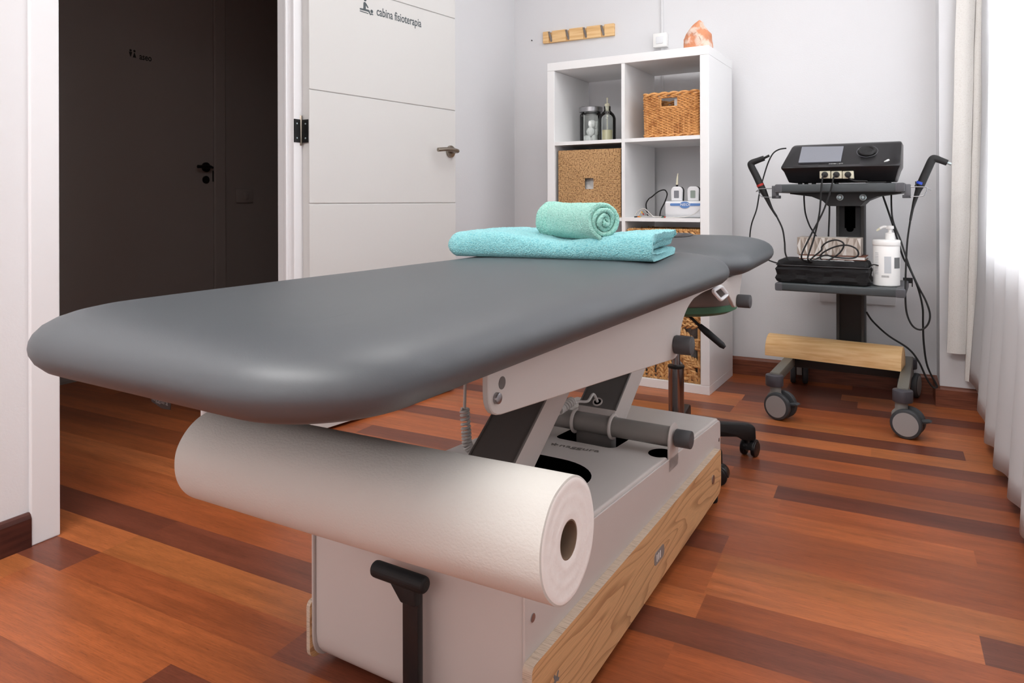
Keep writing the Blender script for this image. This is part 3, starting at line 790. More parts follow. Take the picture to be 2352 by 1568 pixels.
# ------------------------------------------------------------------ folded towel
fa = Vector((.476, .075, 0)); L_ = fa.length; fx = fa.normalized(); fy = Vector((-fx.y, fx.x, 0)); FO = Vector((-.990, 1.352, .6858))
def fold_section(t_, e=0.0):
    """closed outline in (depth, height): three folds, joined at the front"""
    H = .052*(1.08 - .22*math.exp(-((t_-.60)/.20)**2) + .06*math.sin(t_*9)); D = .285
    pts = []
    def arc(cy, cz, ry, rz, a0, a1, n):
        for k in range(n+1):
            a = a0+(a1-a0)*k/n; pts.append((cy+ry*math.cos(a), cz+rz*math.sin(a)))
    def line(a, b, n):
        for k in range(1, n): pts.append((a[0]+(b[0]-a[0])*k/n, a[1]+(b[1]-a[1])*k/n))
    h3 = H/3; gp_ = .0018 + .0042*e; r = h3*.5-gp_
    arc(.018, H*.5, .022, H*.5, 1.5*pi, .5*pi, 22)                 # front fold (rounded)
    line((.018, H), (D-.01, H), 70)
    yb = D-.008
    for i in (2, 1, 0):
        c = h3*(i+.5); arc(yb-(.006 if i == 1 else 0), c, r*1.1, r, .5*pi, -.5*pi, 8)
        if i:
            zc_ = h3*i; dep = .022 + .012*(i == 1)
            line((yb, zc_+gp_), (dep, zc_+gp_), 36); arc(dep, zc_, gp_*.9, gp_*.9, .5*pi, 1.5*pi, 4); line((dep, zc_-gp_), (yb, zc_-gp_), 36)
    line((D-.012, 0), (.018, 0), 60)
    return pts
g = G(); rows = []; NX = 190
ends = [(0, .45), (.003, .66), (.009, .84), (.018, 1.0)]
tt = [e/L_ for e, _ in ends] + [.018/L_ + (1-.036/L_)*k/NX for k in range(1, NX)] + [1-.012/L_, 1-.006/L_, 1-.002/L_, 1]
sc = [s_ for _, s_ in ends] + [1]*(NX-1) + [1, 1, .99, .95]
sec_r = None
for t_, s_ in zip(tt, sc):
    sec = fold_section(t_, max(0, 1-(1-t_)*L_/.016)**2); row = []; zc_ = .026
    for k, (dy, h) in enumerate(sec):
        ly = min(2, int(h/.0175)); xo = (.004, -.005, .007)[ly]*max(0, 1-(1-t_)*L_/.05)*min(1, dy/.05)
        hh = zc_ + (h-zc_)*s_ if s_ < 1 and t_ < .5 else h
        hh = max(hh, 0.0)
        dyy = .14+(dy-.14)*(1-(1-s_)*.12)
        p = FO + fx*(t_*L_+xo) + fy*dyy + Vector((0, 0, hh))
        nv = noise.noise(p*520)*.0016 + noise.noise(p*230)*.0008 + noise.noise(p*30)*.002 + noise.noise(p*12)*.003
        up = min(1.0, hh/.02)
        p += Vector((0, 0, 1))*(nv*up) - fy*(nv*.8*(1 if dy < .05 else 0))
        row.append(p)
    rows.append(row)
g.rings(rows); bmesh.ops.triangulate(g.bm, faces=[f for f in g.bm.faces if len(f.verts) > 4])
single('folded_towel', g, 'aqua_terry', 'aqua terry bath towel folded flat across the grey table', 'towel', (-.75, 1.5, .6858), ang=80)
# ------------------------------------------------------------------ rolled towel
ang_ = math.radians(60); ax = Vector((-math.sin(ang_), math.cos(ang_), 0)); px = Vector((ax.y, -ax.x, 0)).normalized(); RL = .222
RO = Vector((-.622, 1.428, .7715)); TK = .0105; TURN = 3.6; RO_R = .0445
g = G(); ns = 300; n_ax = 90; rows = []
spir = []
for k in range(ns+1):
    f = k/ns; th_ = 2*pi*TURN*f; r = .0055 + (RO_R-.0055)*f
    spir.append((th_, r))
def sp(th_, r, x, inner):
    p2 = (r - (TK if inner else 0))
    a = th_ - 2*pi*TURN - 1.9
    return RO + ax*x + px*(p2*math.cos(a)) + UZ*(p2*1.0*math.sin(a))
for j in range(n_ax+1):
    x = RL*j/n_ax; row = []
    hem = 0
    for k, (th_, r) in enumerate(spir):
        e = .004*math.sin(th_*1.3) - .006*(1-k/ns); xx = max(0, x) if 0 < j < n_ax else x + (e if j == 0 else -e)
        p = sp(th_, r, xx, False); rad = (p-RO-ax*xx).normalized()
        ridge = .0028*max(0, math.cos((x-(RL-.020))*2*pi/.0125))*(1 if RL-.046 < x < RL-.004 else 0)
        nz_ = noise.noise(p*520)*.0017*(0.2 if ridge > .0006 else 1) + noise.noise(p*40)*.0016
        row.append(p + rad*(ridge+nz_))
    for k in range(ns, -1, -1):
        th_, r = spir[k]; e = .004*math.sin(th_*1.3) - .006*(1-k/ns); xx = x if 0 < j < n_ax else x + (e if j == 0 else -e)
        rr = max(r-TK*.94, .0015); p = RO + ax*xx + px*(rr*math.cos(th_-2*pi*TURN-1.9)) + UZ*(rr*math.sin(th_-2*pi*TURN-1.9))
        row.append(p + UZ*(noise.noise(p*430)*.0008))
    rows.append(row)
g.rings(rows, True, False, False)
for j in (0, n_ax):
    vs = rows[j]; M = len(vs)
    off = ax*(-.003 if j == 0 else .003)
    mids = [((Vector(vs[k])+Vector(vs[M-1-k]))/2 + off + Vector((noise.noise(Vector(vs[k])*300)*.001,)*3)) for k in range(ns+1)]
    for k in range(ns):
        for a, b, c, d in ((vs[k], vs[k+1], mids[k+1], mids[k]), (mids[k], mids[k+1], vs[M-2-k], vs[M-1-k])):
            g.face([a, b, c, d])
bmesh.ops.remove_doubles(g.bm, verts=g.bm.verts, dist=1e-6)
single('rolled_towel', g, 'mint_terry', 'mint green hand towel rolled up on top of the folded aqua towel', 'towel', (-.70, 1.48, .73), ang=80)
# ------------------------------------------------------------------ stool
sx, sy = -.718, 2.215
t = thing('stool', 'wheeled stool with chrome gas column parked behind the treatment table', 'stool', (sx, sy, 0))
g = G(); g.lathe([(.001, .498), (.17, .496), (.186, .500), (.193, .512), (.194, .535), (.190, .553), (.178, .566), (.15, .572), (.001, .574)], (sx, sy, 0), 56); st_ = part('seat', g, 'stool_vinyl', t)
g = G(); g.lathe([(.05, .464), (.11, .464), (.165, .470), (.186, .481), (.189, .500), (.05, .500)], (sx, sy, 0), 56); part('seat_underside', g, 'stool_green', st_, 'dark green underside')
g = G(); g.lathe([(.028, .30), (.028, .455), (.07, .462), (.001, .468)][1:], (sx, sy, 0), 28); part('seat_plate', g, 'black_plastic', t)
g = G(); g.cyl((sx, sy, .27), (sx, sy, .475), .0125, n=28); part('piston', g, 'chrome', t, 'thin chrome piston')
g = G(); g.cyl((sx, sy, .085), (sx, sy, .283), .0245, n=36); cl_ = part('gas_column', g, 'chrome', t)
g = G(); g.lathe([(.013, .281), (.0255, .281), (.0265, .284), (.0255, .289), (.013, .291)], (sx, sy, 0), 36); part('column_cap', g, 'black_plastic', cl_)
g = G(); g.lathe([(.001, .045), (.034, .045), (.036, .06), (.034, .105), (.027, .118), (.001, .118)], (sx, sy, 0), 36)
cas = []
for k in range(5):
    a = math.radians(28+72*k); dx, dy = math.cos(a), math.sin(a)
    d = Vector((dx, dy, 0)); w_ = Vector((-dy, dx, 0)); c = Vector((sx, sy, 0))
    pr = [(.02, .114), (.14, .109), (.225, .105), (.246, .098), (.248, .056), (.206, .055), (.19, .066), (.14, .066), (.02, .05)]
    g.prism(roundpoly(pr, .008, 3), c - w_*.017, d, UZ, w_*.034, .006, 2)
    cas.append((c+d*.226, a))
part('star_base', g, 'black_plastic', t)
for k, (c, a) in enumerate(cas):
    a2_ = a + [.9, -1.25, .4, .2, .9][k]; d = Vector((math.cos(a2_), math.sin(a2_), 0)); w_ = Vector((-d.y, d.x, 0))
    g = G(); cc = c + d*.014 + UZ*.025
    for s_ in (-1, 1): g.cyl(cc+w_*(s_*.010), cc+w_*(s_*.025), .025, n=28, bev=.004)
    g.cyl(c+UZ*.03, c+UZ*.062, .008, n=12)
    g.prism([(-.0285*math.cos(q), .0285*math.sin(q)+.001) for q in [pi*i/10 for i in range(11)]], cc-w_*.021, d, UZ, w_*.042, .003, 2)
    part('caster', g, 'black_gloss', t)
g = G(); g.tube([(-.70, 2.19, .478), (-.655, 2.185, .445), (-.632, 2.185, .425)], .0045, 10); lv = part('lever', g, 'black_plastic', t, 'black height lever')
g = G(); g.tube([(-.634, 2.185, .427), (-.612, 2.185, .41), (-.565, 2.185, .374), (-.556, 2.185, .367)], [.0085, .011, .010, .006], 14); part('grip', g, 'black_rubber', lv)
# ================================================================== CUBE SHELF
SX, SY, SW, SD, SH = -1.5825, 2.964, .765, .39, 1.465
sh = thing('cube_shelf', 'tall white cube shelf of two columns and four rows against the back wall', 'shelf', (SX, SY, 0))
g = G(); g.box(SX, SY, SH-.038, SX+SW, SY+SD, SH, .0012, 1); part('top_panel', g, 'shelf_white', sh)
g = G(); g.box(SX, SY, 0, SX+SW, SY+SD, .038, .0012, 1); part('bottom_panel', g, 'shelf_white', sh)
for x in (SX, SX+SW-.038):
    g = G(); g.box(x, SY, .0385, x+.038, SY+SD, SH-.0385, .0012, 1); part('side_panel', g, 'shelf_white', sh)
xm = SX+SW/2
g = G(); g.box(xm-.008, SY+.001, .0385, xm+.008, SY+SD, SH-.0385); part('divider', g, 'shelf_white', sh)
for z in (.373, .724, 1.075):
    for a, b in ((SX+.038, xm-.008), (xm+.008, SX+SW-.038)):
        g = G(); g.box(a+.0003, SY+.0005, z, b-.0003, SY+SD, z+.016); part('shelf_board', g, 'shelf_white', sh)
xa0, xa1, xb0, xb1 = SX+.038, xm-.008, xm+.008, SX+SW-.038
# salt rock
g = G(); R_ = random.Random(5)
outl = [(1570, 107), (1572, 93), (1580, 78), (1590, 64), (1600, 54), (1608, 47), (1614, 50), (1619, 61), (1626, 67), (1632, 77), (1633, 90), (1635, 102)]
O2 = [at(u, v, 3.03) for u, v in outl]
for p in O2: p.z = max(p.z, 1.4655)
O2[0].z = O2[-1].z = 1.4655
cm = Vector((-.885, 3.03, 1.4655))
rows = []
for dy, sc_ in ((-.050, .50), (-.042, .74), (-.026, .93), (0, 1.0), (.028, .92), (.045, .66), (.052, .40)):
    row = []
    for p in O2:
        q = cm + (p-cm)*sc_ + Vector((R_.uniform(-.003, .003), dy + R_.uniform(-.003, .003), 0)); q.z = max(1.4655, 1.4655+(p.z-1.4655)*(sc_*.92+.08) + R_.uniform(-.004, .002)*(p.z > 1.47)); row.append(q)
    rows.append(row)
g.rings(rows); bmesh.ops.triangulate(g.bm, faces=g.bm.faces)
bmesh.ops.subdivide_edges(g.bm, edges=g.bm.edges, cuts=2, use_grid_fill=True)
for v in g.bm.verts:
    if v.co.z > 1.467: v.co += Vector((noise.noise(v.co*34), noise.noise(v.co*34+Vector((9, 0, 0))), noise.noise(v.co*34+Vector((0, 9, 0)))))*.004
single('salt_rock', g, 'salt_rock', 'pink orange salt rock standing on top of the cube shelf', 'salt rock', (-.88, 3.03, 1.4655), ang=28)
# cotton jar
jx, jy, jz = -1.441, 3.15, 1.0912; JR = .0545
t = thing('cotton_jar', 'glass jar with a brushed steel lid on the top left shelf', 'jar', (jx, jy, jz))
g = G(); pr = [(.001, 0), (JR-.004, 0), (JR, .004), (JR, .138), (JR-.002, .143), (JR-.007, .147), (JR-.007, .156), (JR-.010, .156), (JR-.010, .146), (JR-.0035, .138), (JR-.0035, .006), (.001, .004)]
g.lathe([(r, jz+h) for r, h in pr], (jx, jy, 0), 48); part('glass_body', g, 'clear_glass', t)
g = G(); g.lathe([(.001, jz+.152), (JR+.001, jz+.152), (JR+.0025, jz+.154), (JR+.0025, jz+.174), (JR, jz+.177), (.001, jz+.179)], (jx, jy, 0), 48); part('lid', g, 'steel', t, 'brushed steel lid')
# cotton balls in the jar
balls = [(-.014, -.012, .022), (.026, -.006, .023), (.006, .028, .021), (.004, -.014, .058), (.024, .016, .055), (.010, -.006, .094), (.029, .012, .090)]
proto = None
for k, (dx, dy, h) in enumerate(balls):
    if proto is None:
        g = G(); q = bmesh.ops.create_icosphere(g.bm, subdivisions=4, radius=.0205)
        for v in q['verts']: v.co = v.co*(1+.10*noise.noise(v.co*70)) + Vector((jx, jy, jz))
        proto = single('cotton_ball', g, 'cotton', 'white cotton ball inside the glass jar with steel lid', 'cotton ball', (jx, jy, jz), group='cotton balls in the jar'); o = proto
    else:
        o = proto.copy(); COL.objects.link(o); o.rotation_euler = (k, k*2, k*3)
    o.location = T2R((jx+dx, jy+dy, jz+h))
# pump bottle
bx, by = -1.345, 3.125; z0 = 1.0912
t = thing('oil_bottle', 'clear glass bottle a third full of pale yellow oil beside the jar', 'bottle', (bx, by, z0)); BR = .0405
pr = [(.001, 0), (BR-.003, 0), (BR, .003), (BR, .112), (BR-.002, .122), (BR-.009, .136), (BR-.019, .146), (.017, .150), (.0155, .154), (.0155, .172), (.0135, .172), (.0135, .153), (BR-.020, .143), (BR-.011, .134), (BR-.004, .121), (BR-.003, .112), (BR-.003, .005), (.001, .003)]
g = G(); g.lathe([(r, z0+h) for r, h in pr], (bx, by, 0), 48); part('glass_body', g, 'clear_glass', t)
g = G(); g.lathe([(.001, z0+.0032), (BR-.0032, z0+.0052), (BR-.0032, z0+.058), (.001, z0+.058)], (bx, by, 0), 40); part('oil', g, 'oil', t, 'pale yellow oil')
g = G(); g.lathe([(.001, z0+.150), (.010, z0+.150), (.0125, z0+.160), (.0125, z0+.174), (.013, z0+.183), (.008, z0+.186), (.0035, z0+.187), (.003, z0+.206), (.0045, z0+.207), (.0045, z0+.213), (.001, z0+.214)], (bx, by, 0), 24)
g.cyl((bx, by, z0+.152), (bx, by, z0+.062), .0022, n=10); part('pump', g, 'ivory', t)
# rattan basket ---------------------------------------------------------------
def weave_loop(g, path, closed, r, n=6):
    g.tube(path, r, n, closed=closed)
def basket_path(x0, y0, x1, y1, rad, step):
    ol = rrect(x0, y0, x1, y1, rad, 4); P = ol+[ol[0]]; out = []
    for a, b in zip(P[:-1], P[1:]):
        d = math.hypot(b[0]-a[0], b[1]-a[1]); m = max(1, round(d/step))
        out += [(a[0]+(b[0]-a[0])*i/m, a[1]+(b[1]-a[1])*i/m) for i in range(m)]
    return out
wx0, wx1, wy0, wy1, wz0, wz1 = -1.112, -.872, 2.992, 3.27, 1.0912, 1.288
t = thing('rattan_basket', 'small honey coloured rattan basket with a handle slot on the upper right shelf', 'basket', ((wx0+wx1)/2, 3.13, wz0))
g = G(); rows_n = 30
for r_ in range(rows_n):
    f = r_/(rows_n-1); z = wz0+.008+(wz1-wz0-.030)*f; gr = .004*f
    pts = basket_path(wx0-gr, wy0-gr, wx1+gr, wy1+gr, .016, .0062)
    pp = []
    cxm = (wx0+wx1)/2
    run = []
    ctr = Vector((cxm, (wy0+wy1)/2, 0))
    for i, (x, y) in enumerate(pts):
        d = Vector((x, y, 0))-ctr
        nrm = Vector((0, -1, 0)) if abs(y-(wy0-gr)) < .004 else Vector((0, 1, 0)) if abs(y-(wy1+gr)) < .004 else Vector((1 if d.x > 0 else -1, 0, 0))
        w = .0030*math.cos(i*pi/2 + r_*pi)
        p = Vector((x, y, z+.0006*math.sin(i*1.7+r_))) + nrm*w
        slot = abs(x-(-.997)) < .0365 and y < wy0+.004 and 1.221 < z < 1.264
        if slot:
            if len(run) > 1: weave_loop(g, run, False, .0026)
            run = []
        else: run.append(p)
    if len(run) > 1:
        run.append(Vector((pts[0][0], pts[0][1], z))); weave_loop(g, run, False, .0030)
part('weave', g, 'rattan', t)
g = G()
for i, (x, y) in enumerate(basket_path(wx0, wy0, wx1, wy1, .016, .024)):
    if abs(x+.997) < .036 and y < wy0+.004: top = 1.222
    else: top = wz1-.015
    g.cyl((x, y, wz0+.004), (x+(x-cxm)*.02, y, top), .0036, n=6)
part('stakes', g, 'rattan', t)
g = G()
for z, n_, rr in ((wz1-.010, 2, .0055), (wz0+.006, 2, .004)):
    g = G()
    pts = basket_path(wx0-.003, wy0-.003, wx1+.003, wy1+.003, .018, .006)
    for s_ in range(n_):
        pp = [Vector((x, y, z)) + Vector((0, -1 if y < 3.13 else 1, 0))*(.0045*math.cos(i*.42+s_*pi)) + UZ*(.006*math.sin(i*.42+s_*pi)) for i, (x, y) in enumerate(pts)]
        g.tube(pp, rr, 7, closed=True)
    part('braided_rim', g, 'rattan', t)
g = G()
for z in (1.2225, 1.2635): g.cyl((-1.034, wy0-.001, z), (-.960, wy0-.001, z), .003, n=7)
for x in (-1.035, -.959): g.cyl((x, wy0-.001, 1.222), (x, wy0-.001, 1.264), .003, n=7)
part('handle_frame', g, 'rattan', t)
g = G(); g.box(wx0+.008, wy0+.008, wz0+.012, wx1-.008, wy1-.008, 1.213); single('toiletry_pack', g, 'rattan_dark', 'dark pack inside the rattan basket, glimpsed through its handle slot', 'pack', (wx0+.1, 3.13, wz0+.012), smooth=False)
g = G(); g.box(-.985, wy0+.030, 1.2135, -.958, wy0+.070, 1.258, .001); single('folded_leaflet', g, 'plug_white', 'pale leaflet standing in the rattan basket behind its handle slot', 'leaflet', (-.97, wy0+.05, 1.2135), smooth=False)
# seagrass box -----------------------------------------------------------------
gx0, gx1, gy0, gy1, gz0, gz1 = -1.530, -1.2145, 2.972, 3.30, .7402, 1.051
t = thing('seagrass_box', 'square brown seagrass rope box with a small square finger hole, in the second row left', 'storage box', ((gx0+gx1)/2, 3.13, gz0))
hx0, hx1, hz0, hz1 = -1.393, -1.349, .869, .920
g = G()
g.box(gx0+.004, gy0+.006, gz0, hx0-.004, gy0+.014, gz1-.004); g.box(hx1+.004, gy0+.006, gz0, gx1-.004, gy0+.014, gz1-.004)
g.box(hx0-.004, gy0+.006, gz0, hx1+.004, gy0+.014, hz0-.004); g.box(hx0-.004, gy0+.006, hz1+.004, hx1+.004, gy0+.014, gz1-.004)
g.box(gx0+.004, gy0+.014, gz0, gx0+.012, gy1, gz1-.004); g.box(gx1-.012, gy0+.014, gz0, gx1-.004, gy1, gz1-.004); g.box(gx0+.004, gy1-.008, gz0, gx1-.004, gy1, gz1-.004); g.box(gx0+.004, gy0+.014, gz0, gx1-.004, gy1, gz0+.008)
part('core', g, 'seagrass_dark', t, smooth=False)
g = G(); cxh, czh = (hx0+hx1)/2, (hz0+hz1)/2; P_ = .0044
def strand(p, q, k):
    p, q = Vector(p), Vector(q); L_ = (q-p).length; m = max(2, int(L_/.007))
    pts = [p.lerp(q, i/m)+Vector((.0007*noise.noise(Vector((i*.8, k*3.1, 1))), -.0012*abs(math.sin(i*1.6+k*2.4)), .0007*noise.noise(Vector((i*.8, k*3.1, 7))))) for i in range(m+1)]
    g.tube(pts, [P_*.56*(1+.22*math.sin(i*1.9+k*1.3)) for i in range(m+1)], 6)
n_ = int((gx1-gx0)/P_)
for i in range(n_+1):
    x = gx0+P_*.5+(gx1-gx0-P_)*i/n_; y = gy0+.004
    if x < hx0: f = (x-gx0)/(hx0-gx0)
    elif x > hx1: f = (gx1-x)/(gx1-hx1)
    else: f = 1
    strand((x, y, gz1-.001), (x, y, gz1-(gz1-hz1)*f-.001), i); strand((x, y, gz0+.002), (x, y, gz0+(hz0-gz0)*f), i+500)
    g.cyl((x, y, gz1-.002), (x, y+.020, gz1-.002), P_*.52, n=6)
n_ = int((gz1-gz0)/P_)
for i in range(n_+1):
    z = gz0+P_*.5+(gz1-gz0-P_)*i/n_; y = gy0+.004
    if z < hz0: f = (z-gz0)/(hz0-gz0)
    elif z > hz1: f = (gz1-z)/(gz1-hz1)
    else: f = 1
    strand((gx0+.001, y, z), (gx0+(hx0-gx0)*f, y, z), i+1000); strand((gx1-.001, y, z), (gx1-(gx1-hx1)*f, y, z), i+1500)
part('rope_wrapping', g, 'seagrass', t)
g = G(); g.ball((cxh, gy0+.10, czh-.03), .09, (1.3, .85, 1.1), 24)
for v in g.bm.verts: v.co += Vector((0, 1, 0))*(.006*math.sin(v.co.x*90+v.co.z*120))
single('white_cloth', g, 'cloth_white', 'white cloth inside the seagrass box, seen through its finger hole', 'cloth', (cxh, gy0+.1, .75))
# water hyacinth baskets ------------------------------------------------------------
def braid(g, p, q, nrm, w=.013, leaf=.026):
    p, q, nrm = Vector(p), Vector(q), Vector(nrm).normalized(); d = (q-p); L_ = d.length; d.normalize(); sd = d.cross(nrm)
    m = max(2, int(L_/(leaf*.33)))
    for i in range(m):
        s_ = 1 if i % 2 else -1; c = p + d*(L_*(i+.5)/m) + sd*(s_*w*.32)
        ax_ = (d + sd*(-s_*.55)).normalized(); bz = nrm; ay_ = bz.cross(ax_)
        ax_ = (ax_ + nrm*.22).normalized(); M = Matrix((ax_, ay_, bz)).transposed()
        g.ball(c + nrm*(.001*noise.noise(c*200)), 1, (leaf*.68, w*.33, w*.30), 8, M)
def hyacinth(x0, x1, y0, y1, z0, z1):
    t = thing('hyacinth_basket', 'x', 'basket', ((x0+x1)/2, (y0+y1)/2, z0), group='water hyacinth baskets')
    F = (0, -1, 0)
    g = G()
    for x, y in ((x0+.005, y0+.006), (x1-.005, y0+.006), (x0+.005, y1-.006), (x1-.005, y1-.006)): g.cyl((x, y, z0), (x, y, z1), .006, n=10)
    for z in (z0+.006, z0+.022, z1-.006):
        for a, b in (((x0, y0+.006), (x1, y0+.006)), ((x0, y1-.006), (x1, y1-.006)), ((x0+.005, y0), (x0+.005, y1)), ((x1-.005, y0), (x1-.005, y1))): g.cyl((a[0], a[1], z), (b[0], b[1], z), .0042, n=8)
    part('frame', g, 'hyacinth', t)
    g = G(); k = int((x1-x0)/.0075)
    for i in range(k): x = x0+(x1-x0)*(i+.5)/k; g.ball((x, y0+.005, z1-.003), 1, (.0042, .0065, .0065), 8)
    part('wrapped_rim', g, 'hyacinth', t); g = G()
    for i in range(k): x = x0+(x1-x0)*(i+.5)/k; g.ball((x, y0+.004, z0+.004), 1, (.0036, .005, .005), 8)
    part('wrapped_rim', g, 'hyacinth', t)
    g = G()
    for z in (z1-.020, z1-.038, z1-.056): braid(g, (x0+.004, y0+.004, z), (x1-.004, y0+.004, z), F, .019, .034)
    zc_ = z1-.066; W = x1-x0
    for f in (.06, .19, .32, .45, .56): braid(g, (x0+W*f, y0+.004, z0+.006), (x0+W*f, y0+.004, zc_), F, .024, .030)
    for a, b, c, d in ((.64, .0, .70, .30), (.97, .02, .74, .48), (.74, .50, .98, .74), (.66, .98, .98, .62), (.62, .62, .98, .28), (.70, .02, .93, .40), (.80, .0, .92, .14)):
        braid(g, (x0+W*a, y0+.003, z0+.006+(zc_-z0)*b), (x0+W*c, y0+.003, z0+.006+(zc_-z0)*d), F, .024, .032)
    for y in (y0+.08, y0+.17, y0+.26):
        for x in (x0+.005, x1-.005): braid(g, (x, y, z0+.006), (x, y, z1-.01), (1 if x > x0+.1 else -1, 0, 0), .022, .032)
    for z in (z1-.02, z1-.04):
        for x in (x0+.005, x1-.005): braid(g, (x, y0, z), (x, y1, z), (1 if x > x0+.1 else -1, 0, 0), .02, .034)
    part('braided_weave', g, 'hyacinth', t); return t
def copy_tree(o, parent=None):
    c = o.copy(); COL.objects.link(c)
    if parent: c.parent = parent
    for ch in list(o.children): copy_tree(ch, c)
    return c
b1 = hyacinth(xb0+.010, xb1-.006, 2.975, 3.29, .0382, .340)
b1['label'] = 'braided water hyacinth basket at the bottom right of the cube shelf, behind the stool column'
b2 = copy_tree(b1); b2.location = T2R(((xb0+xb1)/2+.002, (2.975+3.29)/2, .3892))
b2['label'] = 'braided water hyacinth basket in the third row, its rim showing above the headrest'
g = G()
for c, r, s_ in (((-1.10, 3.08, .12), .07, (1.1, .9, 1.1)), ((-.98, 3.09, .13), .075, (1.1, .8, 1.2)), ((-.92, 3.12, .22), .05, (.8, 1, 1.4)), ((-1.05, 3.12, .22), .065, (1.2, .8, 1))):
    g.ball(c, r, s_, 20)
for v in g.bm.verts: v.co += Vector((noise.noise(v.co*18), noise.noise(v.co*18+Vector((5, 0, 0))), noise.noise(v.co*18+Vector((0, 5, 0)))))*.014; v.co.z = max(v.co.z, .048)
single('plastic_bag', g, 'plastic_bag', 'crumpled white plastic bag inside the bottom hyacinth basket', 'bag', (-1.02, 3.1, .048))
g = G(); g.ball((-1.03, 3.05, .64), .058, (1.0, .9, .9), 24); single('white_bundle', g, 'cloth_white', 'white rolled bundle showing at the rim of the third row basket', 'bundle', (-1.03, 3.05, .59))
# electrotherapy dock and its handsets
dx0, dx1, dz = -1.019, -.862, .7402
t = thing('charging_dock', 'white electrotherapy charging dock with a blue band on the second row right', 'charging dock', (-.94, 3.06, dz))
g = G(); g.prism(roundpoly([(3.012, dz+.001), (3.000, dz+.012), (2.996, dz+.069), (3.010, dz+.073), (3.11, dz+.073), (3.12, dz+.001)], [.004, .008, .008, .008, .006, .004], 4), (dx0, 0, 0), (0, 1, 0), (0, 0, 1), (dx1-dx0, 0, 0), .003, 2); part('body', g, 'device_white', t)
g = G(); bz = dz+.0575
g.prism(roundpoly([(-.996, bz-.0055), (-.866, bz-.0055), (-.862, bz+.0055), (-.996, bz+.0055)], [.005, .003, .003, .005], 5), (0, 2.9957, 0), (1, 0, 0), (0, 0, 1), (0, .0016, 0))
g.prism([(-.9315+.0235*math.cos(a), bz-.0015+.0145*math.sin(a)) for a in [2*pi*i/32 for i in range(32)]], (0, 2.9953, 0), (1, 0, 0), (0, 0, 1), (0, .0016, 0)); band = part('blue_band', g, 'device_blue', t, 'blue printed band')
text_part('NEOI', 'band_lettering', 'white_mark', t, (-.951, 2.9952, bz-.005), (1, 0, 0), (.12, 0, 1), .042, .011, .0004, bold=.01)
def handset(x, y, lcd):
    t = thing('handset', 'x', 'handset', (x, y, dz+.072), group='handsets in the charging dock'); zb = dz+.0735
    prof = roundpoly([(x-.024, zb), (x-.026, zb+.05), (x-.016, zb+.0625), (x+.016, zb+.0625), (x+.026, zb+.05), (x+.024, zb)], [0, .014, .014, .014, .014, 0], 5)
    g = G(); g.prism(prof, (0, y-.008, 0), (1, 0, 0), (0, 0, 1), (0, .016, 0), .004, 3); part('shell', g, 'device_white', t)
    g = G(); pb = [(px_*.97+x*.03+.004, pz) for px_, pz in prof]; g.prism(pb, (0, y+.008, 0), (1, 0, 0), (0, 0, 1), (0, .007, 0), .002, 1); part('rear_shell', g, 'black_plastic', t, 'dark rear half')
    g = G(); g.prism(rrect(x-.011, zb+.012, x+.011, zb+.045, .003), (0, y-.0086, 0), (1, 0, 0), (0, 0, 1), (0, .001, 0)); part('display', g, lcd, t, 'small grey display')
    return t
handset(-.976, 3.03, 'screen_grey')['label'] = 'left handset in the white dock, with a pale tapered probe on top'
h = handset(-.905, 3.035, 'lcd_green'); h['label'] = 'right handset in the white dock, with a greenish display and no probe'
g = G(); x, y, zb = -.976, 3.03, dz+.136
g.cyl((x, y, zb), (x, y, zb+.008), .0052, n=16, mi=1); g.tube([(x, y, zb+.008), (x+.001, y, zb+.03), (x+.004, y, zb+.058)], [.0052, .0042, .0020], 14)
single('probe', g, ['ivory', 'black_plastic'], 'ivory tapered probe standing on the left handset', 'probe', (x, y, zb))
# cables on that shelf
g = G(); pl = [at(*q, 3.16) for q in ((1497, 452), (1512, 440), (1525, 436), (1531, 441), (1532, 449), (1526, 466), (1518, 482), (1515.5, 491))]
pl = [at(*q, 3.22) for q in ((1488, 487), (1484, 470), (1490, 457))] + pl
pl[0].z = .7432; pl[-1].z = .7440
g.tube(smooth_path(pl + [Vector((pl[-1].x+.012, 3.13, .7435)), Vector((pl[-1].x+.04, 3.10, .7432))], 8), .0030, 8)
single('black_cable', g, 'black_rubber', 'looped black cable standing on the shelf left of the white dock', 'cable', (-1.06, 3.16, .7405))
t = thing('electrode_leads', 'bunch of thin white electrode leads with coloured plugs on the second row right', 'electrode leads', (-1.1, 3.0, .7402))
g = G()
lead = [[(1459, 494), (1463, 487), (1471, 481), (1480, 479), (1488, 485), (1497, 494), (1503, 498), (1520, 497)], [(1467, 495), (1473, 484), (1482, 480), (1490, 487), (1500, 496), (1512, 499)], [(1478, 481), (1484, 488), (1494, 495), (1504, 499), (1530, 499), (1560, 499), (1580, 497)], [(1475, 497), (1490, 496), (1500, 497), (1530, 499), (1550, 498)], [(1560, 499), (1585, 495), (1600, 487), (1606, 481)]]
for k, q in enumerate(lead):
    Y = 2.978+.004*k; P3 = [at(u, v, Y) for u, v in q]
    for p in P3: p.z = max(p.z, .7425)
    g.tube(smooth_path(P3, 6), .0016, 6)
part('lead_wires', g, 'cord_white', t)
